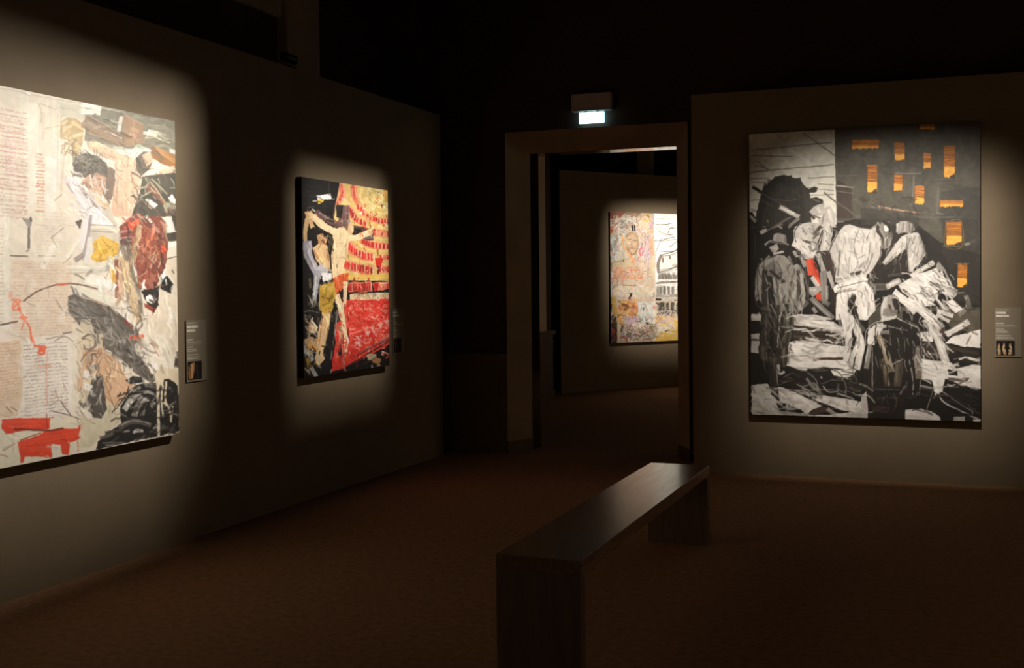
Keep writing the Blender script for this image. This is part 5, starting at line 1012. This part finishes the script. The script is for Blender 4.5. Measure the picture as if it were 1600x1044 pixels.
    for q, w, c in (("750,240 890,240 1010,228", 7, .62), ("735,492 900,485 1110,465", 7, .55), ("755,660 800,560 850,440", 7, .6), ("790,330 880,380 1010,405", 10, .60), ("870,470 950,450 1030,440", 12, .62), ("820,645 960,650 1110,620", 8, .55), ("940,375 972,300 1050,310", 11, .5), ("890,240 960,235", 9, .5),
                    ("740,290 850,300", 5, .7), ("750,160 1100,165", 5, .75), ("880,260 1300,330", 5, .7), ("860,690 1040,640 1100,560", 9, .55), ("960,580 1110,470", 8, .62), ("1100,420 1500,380", 7, .6), ("1120,540 1500,600", 7, .6)): A.st(q, w * 1.15, g(c - .3), .9)
    A.st("800,340 880,385", 14, (.70, .66, .38), .7); A.st("900,420 1020,400", 16, (.70, .60, .54), .7)
    A.poly("785,800 830,705 900,690 1120,660 1900,640 1900,1300 790,1300", (.90, .885, .86), .9, .03, 2); A.st("795,960 790,820 838,700", 44, (.46, .41, .38), .9); A.st("830,720 1000,690 1120,640", 10, g(.45), .8)
    A.st("862,742 858,812", 22, (.46, .34, .30), .9); A.st("962,710 965,755", 22, (.42, .36, .34), .9); A.st("1080,700 1085,790", 30, (.55, .50, .44), .7); A.st("1000,860 1060,840", 26, (.66, .66, .56), .7)
    A.st("785,955 950,920 1120,860 1500,820", 24, g(.50), .8); A.st("790,920 1000,890 1120,820", 8, g(.42), .8); A.st("800,980 1120,900", 6, g(.4), .7)
    def arches(y0, y1, xs, w, v):
        for x in xs:
            A.st([(x, y0 + 6), (x + RS.normal(0, 2), y1)], w, g(v + RS.normal(0, .04)), .92, .5, .2); A.st([(x - w * .75, y1), (x - w * .6, y0), (x, y0 - 8), (x + w * .6, y0), (x + w * .75, y1)], 5, g(.35), .7)
    ex = [1120 + 70 * i for i in range(11)]
    arches(970, 1050, [812, 850, 893, 948, 1015, 1090] + ex, 26, .46)
    A.at(945, 430, 9.08)
    arches(0, 55, [770, 820, 878, 932, 1000, 1062] + ex, 26, .46); A.st("730,122 900,100 1080,92 1800,60", 22, g(.46), .85); A.st("735,105 1080,78", 7, g(.34), .7); A.st("940,95 1000,98", 24, g(.35), .7)
    arches(165, 265, [752, 797, 847, 905, 966, 1048] + ex, 30, .42); A.st("730,298 900,300 1080,288 1800,280", 30, g(.52), .85); A.st("735,280 1080,270", 7, g(.34), .7); A.st("730,342 800,346", 30, (.2, .16, .15), .95); A.st("985,360 1080,350", 20, g(.38), .8); A.st("820,330 980,340", 26, g(.7), .8)
    arches(392, 490, [790, 832, 890, 960, 1045] + ex, 40, .23); A.st("735,390 770,420", 26, (.25, .17, .17), .8); A.scrib(740, 500, 1080, 575, 40, [g(.3), g(.5), (.5, .4, .4), g(.8)], 12, 14, .85); A.scrib(1100, 500, 1800, 575, 40, [g(.3), g(.5), g(.8)], 12, 14, .85)
    A.poly("660,980 740,860 850,800 980,640 1085,596 2400,570 2400,1100 650,1100", (.87, .72, .37), 1, .05, 3); A.poly("700,560 1085,575 980,660 860,780 720,800", (.86, .76, .60), .9, .05, 3)
    A.scrib(700, 560, 1060, 680, 30, [(.90, .82, .66), (.70, .56, .46), (.84, .66, .40), (.78, .70, .74)], 13, 22, .8); A.st("740,770 830,770 930,740", 70, (.86, .83, .85), .9); A.scrib(730, 700, 1000, 860, 36, [(.93, .92, .90), (.66, .62, .70), (.88, .76, .44), (.80, .74, .66)], 13, 24, .8)
    A.st("862,792 912,778", 18, (.17, .13, .13), 1); A.st("930,690 990,740 1000,780", 14, WH, .8); A.st("960,810 985,795", 10, (.4, .3, .2), .8)
    for k in range(14): A.st([(RS.uniform(760, 1060), RS.uniform(640, 920)), (RS.uniform(760, 1060), RS.uniform(640, 920))], 8, (.92, .80, .48), .4)
    # lower left
    A.poly("70,280 100,320 100,560 160,560 195,760 190,960 60,980", (.27, .20, .17), 1, .04, 3); A.st("125,320 140,450 150,560", 66, (.82, .66, .30), .95); A.st("80,520 95,570", 26, WH, .9); A.st("80,690 130,600 200,560", 14, (.88, .82, .66), .9); A.st("80,200 90,260", 34, (.84, .80, .76), .9)
    A.poly("200,370 465,330 445,570 220,590", (.86, .66, .43), .95, .06, 3); A.scrib(200, 360, 460, 580, 34, [(.92, .76, .50), (.80, .46, .28), (.88, .56, .38), (.72, .56, .36)], 14, 30, .8); A.st("250,420 330,450 280,490", 40, (.46, .28, .16), .85); A.st("400,430 412,460", 24, (.42, .24, .16), .9); A.st("190,370 220,380", 28, (.46, .50, .44), .8)
    A.poly("120,160 560,150 700,200 700,300 480,330 130,290", (.86, .825, .74), .8, .04, 3); A.scrib(130, 160, 690, 310, 34, [(.90, .87, .78), (.78, .76, .70), (.84, .74, .60), LV], 10, 34, .6)
    A.st("378,262 345,335", 26, (.15, .10, .09), 1, .2, .05); A.st("340,262 385,262", 7, (.3, .24, .2)); A.st("350,338 382,342", 7, (.3, .24, .2)); A.st("240,140 340,145 450,150", 12, (.52, .34, .30), .8); A.st("250,100 290,20", 18, (.86, .50, .50), .7); A.st("100,100 130,30", 30, (.88, .50, .36), .7)
    A.poly("465,390 705,390 705,690 480,680", (.83, .85, .83), .9, .04, 3); A.scrib(470, 390, 700, 690, 36, [(.88, .90, .90), (.70, .74, .70), (.76, .72, .80), (.60, .58, .54)], 12, 26, .7); A.st("548,460 550,500", 22, (.36, .30, .24), .9); A.st("500,620 515,680", 30, (.66, .70, .52), .8); A.st("690,440 715,470", 34, (.80, .46, .46), .8); A.st("695,250 695,310", 22, g(.5), .7)
    A.poly("290,600 470,590 460,720 300,720", (.78, .69, .76), .9, .05, 3); A.st("200,590 240,690", 60, (.92, .68, .34), .95); A.st("395,590 405,620", 16, (.62, .36, .50), .8)
    A.poly("180,740 700,720 760,820 700,960 170,985", (.80, .735, .66), .95, .05, 3); A.scrib(180, 700, 740, 920, 90, [(.88, .84, .78), (.50, .40, .36), (.66, .56, .62), (.42, .42, .32), (.82, .62, .56), (.90, .86, .70), (.46, .38, .48)], 12, 22, .75)
    # accents
    ALLC = [(.93, .90, .85), (.60, .44, .38), (.88, .55, .40), (.72, .80, .80), (.90, .76, .48), (.74, .66, .76), (.44, .38, .36), (.86, .66, .62), (.95, .93, .88)]
    A.scrib(90, -60, 700, 960, 170, ALLC, 6, 24, .75)
    A.st("585,680 620,690", 26, (.2, .16, .14), .95); A.st("620,690 710,705", 7, g(.35)); A.st("255,720 230,800", 24, (.3, .22, .17), .9); A.st("345,730 360,715", 22, g(.35), .8); A.st("500,830 640,800", 16, (.52, .32, .30), .8); A.st("400,840 460,850", 20, (.46, .36, .50), .8); A.st("340,820 370,830", 34, (.34, .36, .26), .8); A.st("580,905 650,905", 16, g(.5), .8)
    A.st("110,800 130,800", 70, (.76, .28, .21), .95); A.st("100,850 150,880", 30, (.62, .3, .24), .7); A.st("190,700 200,860 195,960", 34, (.86, .80, .66), .9); A.st("300,890 320,950", 40, (.80, .46, .40), .8); A.st("80,910 180,905", 12, (.5, .38, .36), .8); A.st("220,890 290,870", 26, (.6, .32, .26), .8)
    A.img[:, :int((1021 - A.x0) * A.res)] *= np.array((.92, .905, .90))
    A.at(945, 325, 9.488)
    A.scrib(90, 110, 720, 1040, 60, [(.36, .28, .25), (.55, .34, .28), (.42, .44, .44), (.60, .30, .26)], 4, 24, .75)
    for q, w, c in (("330,470 385,462", 10, (.30, .22, .18)), ("428,478 470,486", 10, (.30, .22, .18)), ("405,490 390,560 420,572", 8, (.42, .3, .25)), ("372,598 432,602", 9, (.42, .22, .2)), ("318,520 340,620 395,692 455,660 500,560", 12, (.44, .34, .27)), ("315,440 350,375 440,358 500,420", 14, (.42, .32, .25))): A.st(q, w, c, .42)
    A.at(945, 430, 9.08); A.hatch(740, 420, 1070, 600, 70, 85, 26, 8, [g(.2), g(.4), g(.75)], .75, 0, 20); A.hatch(740, -40, 1070, 380, 60, 10, 60, 4, [g(.3), g(.5)], .6, 0, 14); A.scrib(180, 560, 740, 940, 50, [(.22, .18, .17), (.40, .3, .4), (.93, .92, .88), (.5, .26, .22)], 6, 20, .8)
    A.work(.4, .07); A.soften(); return A

# ---- printed wall labels: white lines of small text above a little picture
def paint_label(kind):
    A = Art(0, 0, 100, 180, 2.0, (.53, .49, .42))
    def row(y, x1, hgt, v, x0=5):
        x = x0
        while x < x1:
            L = RS.uniform(2.0, 4.5) * hgt / 3.2
            A.st([(x, y + RS.normal(0, .12)), (min(x + L * .75, x1), y)], hgt, (v, v - .02, v - .07), RS.uniform(.7, .95), 0, 0)
            x += L
    row(8, 52, 3.0, .74)
    row(19, (56, 46, 40)[kind], 7.5, .93); row(30, (44, 58, 52)[kind], 7.5, .93)
    row(57, 32, 4.2, .84); row(64, 74, 2.6, .76); row(70, 88, 1.6, .62)
    for y, x1 in ((78, 34), (85, 46), (90, 52)): row(y, x1, 3.0, .78)
    for y, x1 in ((101, 60), (108, 64), (113, 70)): row(y, x1, 2.8, .76)
    A.poly("5,121 74,121 74,175 5,175", (.10, .08, .07), 1, .03, .3)
    if kind == 0:
        A.poly("8,135 22,126 40,124 38,150 30,172 10,172", (.52, .38, .24)); A.st("24,130 26,168", 9, (.80, .62, .44)); A.st("34,126 32,150", 6, (.72, .52, .36)); A.st("10,150 14,172", 7, (.66, .44, .2)); A.st("48,130 52,172", 10, (.2, .17, .14)); A.st("14,132 20,140", 5, (.3, .22, .18))
    elif kind == 1:
        A.st("16,130 22,165", 8, (.34, .24, .20)); A.st("36,128 40,168", 9, (.42, .16, .16)); A.st("28,134 24,170", 5, (.44, .36, .30)); A.st("56,136 58,168", 8, (.2, .14, .13))
    else:
        for x, d in ((15, 0), (35, -3), (57, 3)):
            A.st([(x, 138 + d * .5), (x + d, 152), (x - d, 171)], 8, (.84, .70, .50)); A.st([(x - 2, 134), (x + 2, 135)], 6, (.76, .62, .46)); A.st([(x + 3, 150), (x + 6, 170)], 5, (.70, .55, .38)); A.st([(x - 4, 156), (x + 4, 158)], 6, (.80, .76, .66))
        A.st("28,126 46,128", 3, (.25, .2, .26))
    A.soften(); return A
# ------------------------------------------------------------------ hang the paintings
T = .044
XF = XL + T
hang('huge cream collage with red paint blocks and a black heap, largest on the left wall', paint_collage(),
     (XF, 3.42, .656), (0, 1, 0), (1, 0, 0), 5.512 - 3.42, 2.471 - .656, 480, 560)
hang('painting of pale bodies before a red and yellow theatre with black edges', paint_theatre(),
     (XF, 6.885, .872), (0, 1, 0), (1, 0, 0), 8.172 - 6.885, 2.266 - .872, 290, 400)
YF = YR - T
hang('tall black and white painting of figures with orange lit windows right of the doorway', paint_night(),
     (-1.506, YF, .476), (1, 0, 0), (0, -1, 0), .156 + 1.506, 2.657 - .476, 440, 570)
hang('multicoloured scribbled painting with a sketched arena seen through the doorway', paint_arena(),
     tuple(C3 + D3 * -.622 + N3 * T + np.array([0, 0, .668])), tuple(D3), tuple(N3), 2.05, 2.526 - .668, 330, 300)

def wall_label(kind, label, origin, du, nrm, w, h):
    o = np.array(origin, float); t = .008; nrm = np.array(nrm, float)
    r = empty('wall_label', tuple(o + np.array(du) * w / 2 - nrm * t), label, 'label', 'printed labels beside the paintings')
    canvas('print', paint_label(kind), o, du, (0, 0, 1), nrm, w, h, 100, 180, M_PRINT, r,
           lambda P, U, V: np.stack([U / w * 100, (1 - V / h) * 180], -1), 0.0)
    slab('backing', o - nrm * .0004, du, (0, 0, 1), nrm, w, h, t - .0005, M_LABEL, r)
M_LABEL = mat('label_board', tuple(lin((.50, .46, .40))), .6, .3, .05, 20)
wall_label(0, 'grey printed label with a small picture beside the cream collage', (XL + .008, 5.638, .944), (0, 1, 0), (1, 0, 0), .196, .366)
wall_label(1, 'dim printed label beside the red theatre painting near the dark corner', (XL + .008, 8.306, .953), (0, 1, 0), (1, 0, 0), .200, .374)
wall_label(2, 'grey printed label with three tiny figures right of the night painting', (.252, YR - .008, .948), (1, 0, 0), (0, -1, 0), .180, .357)
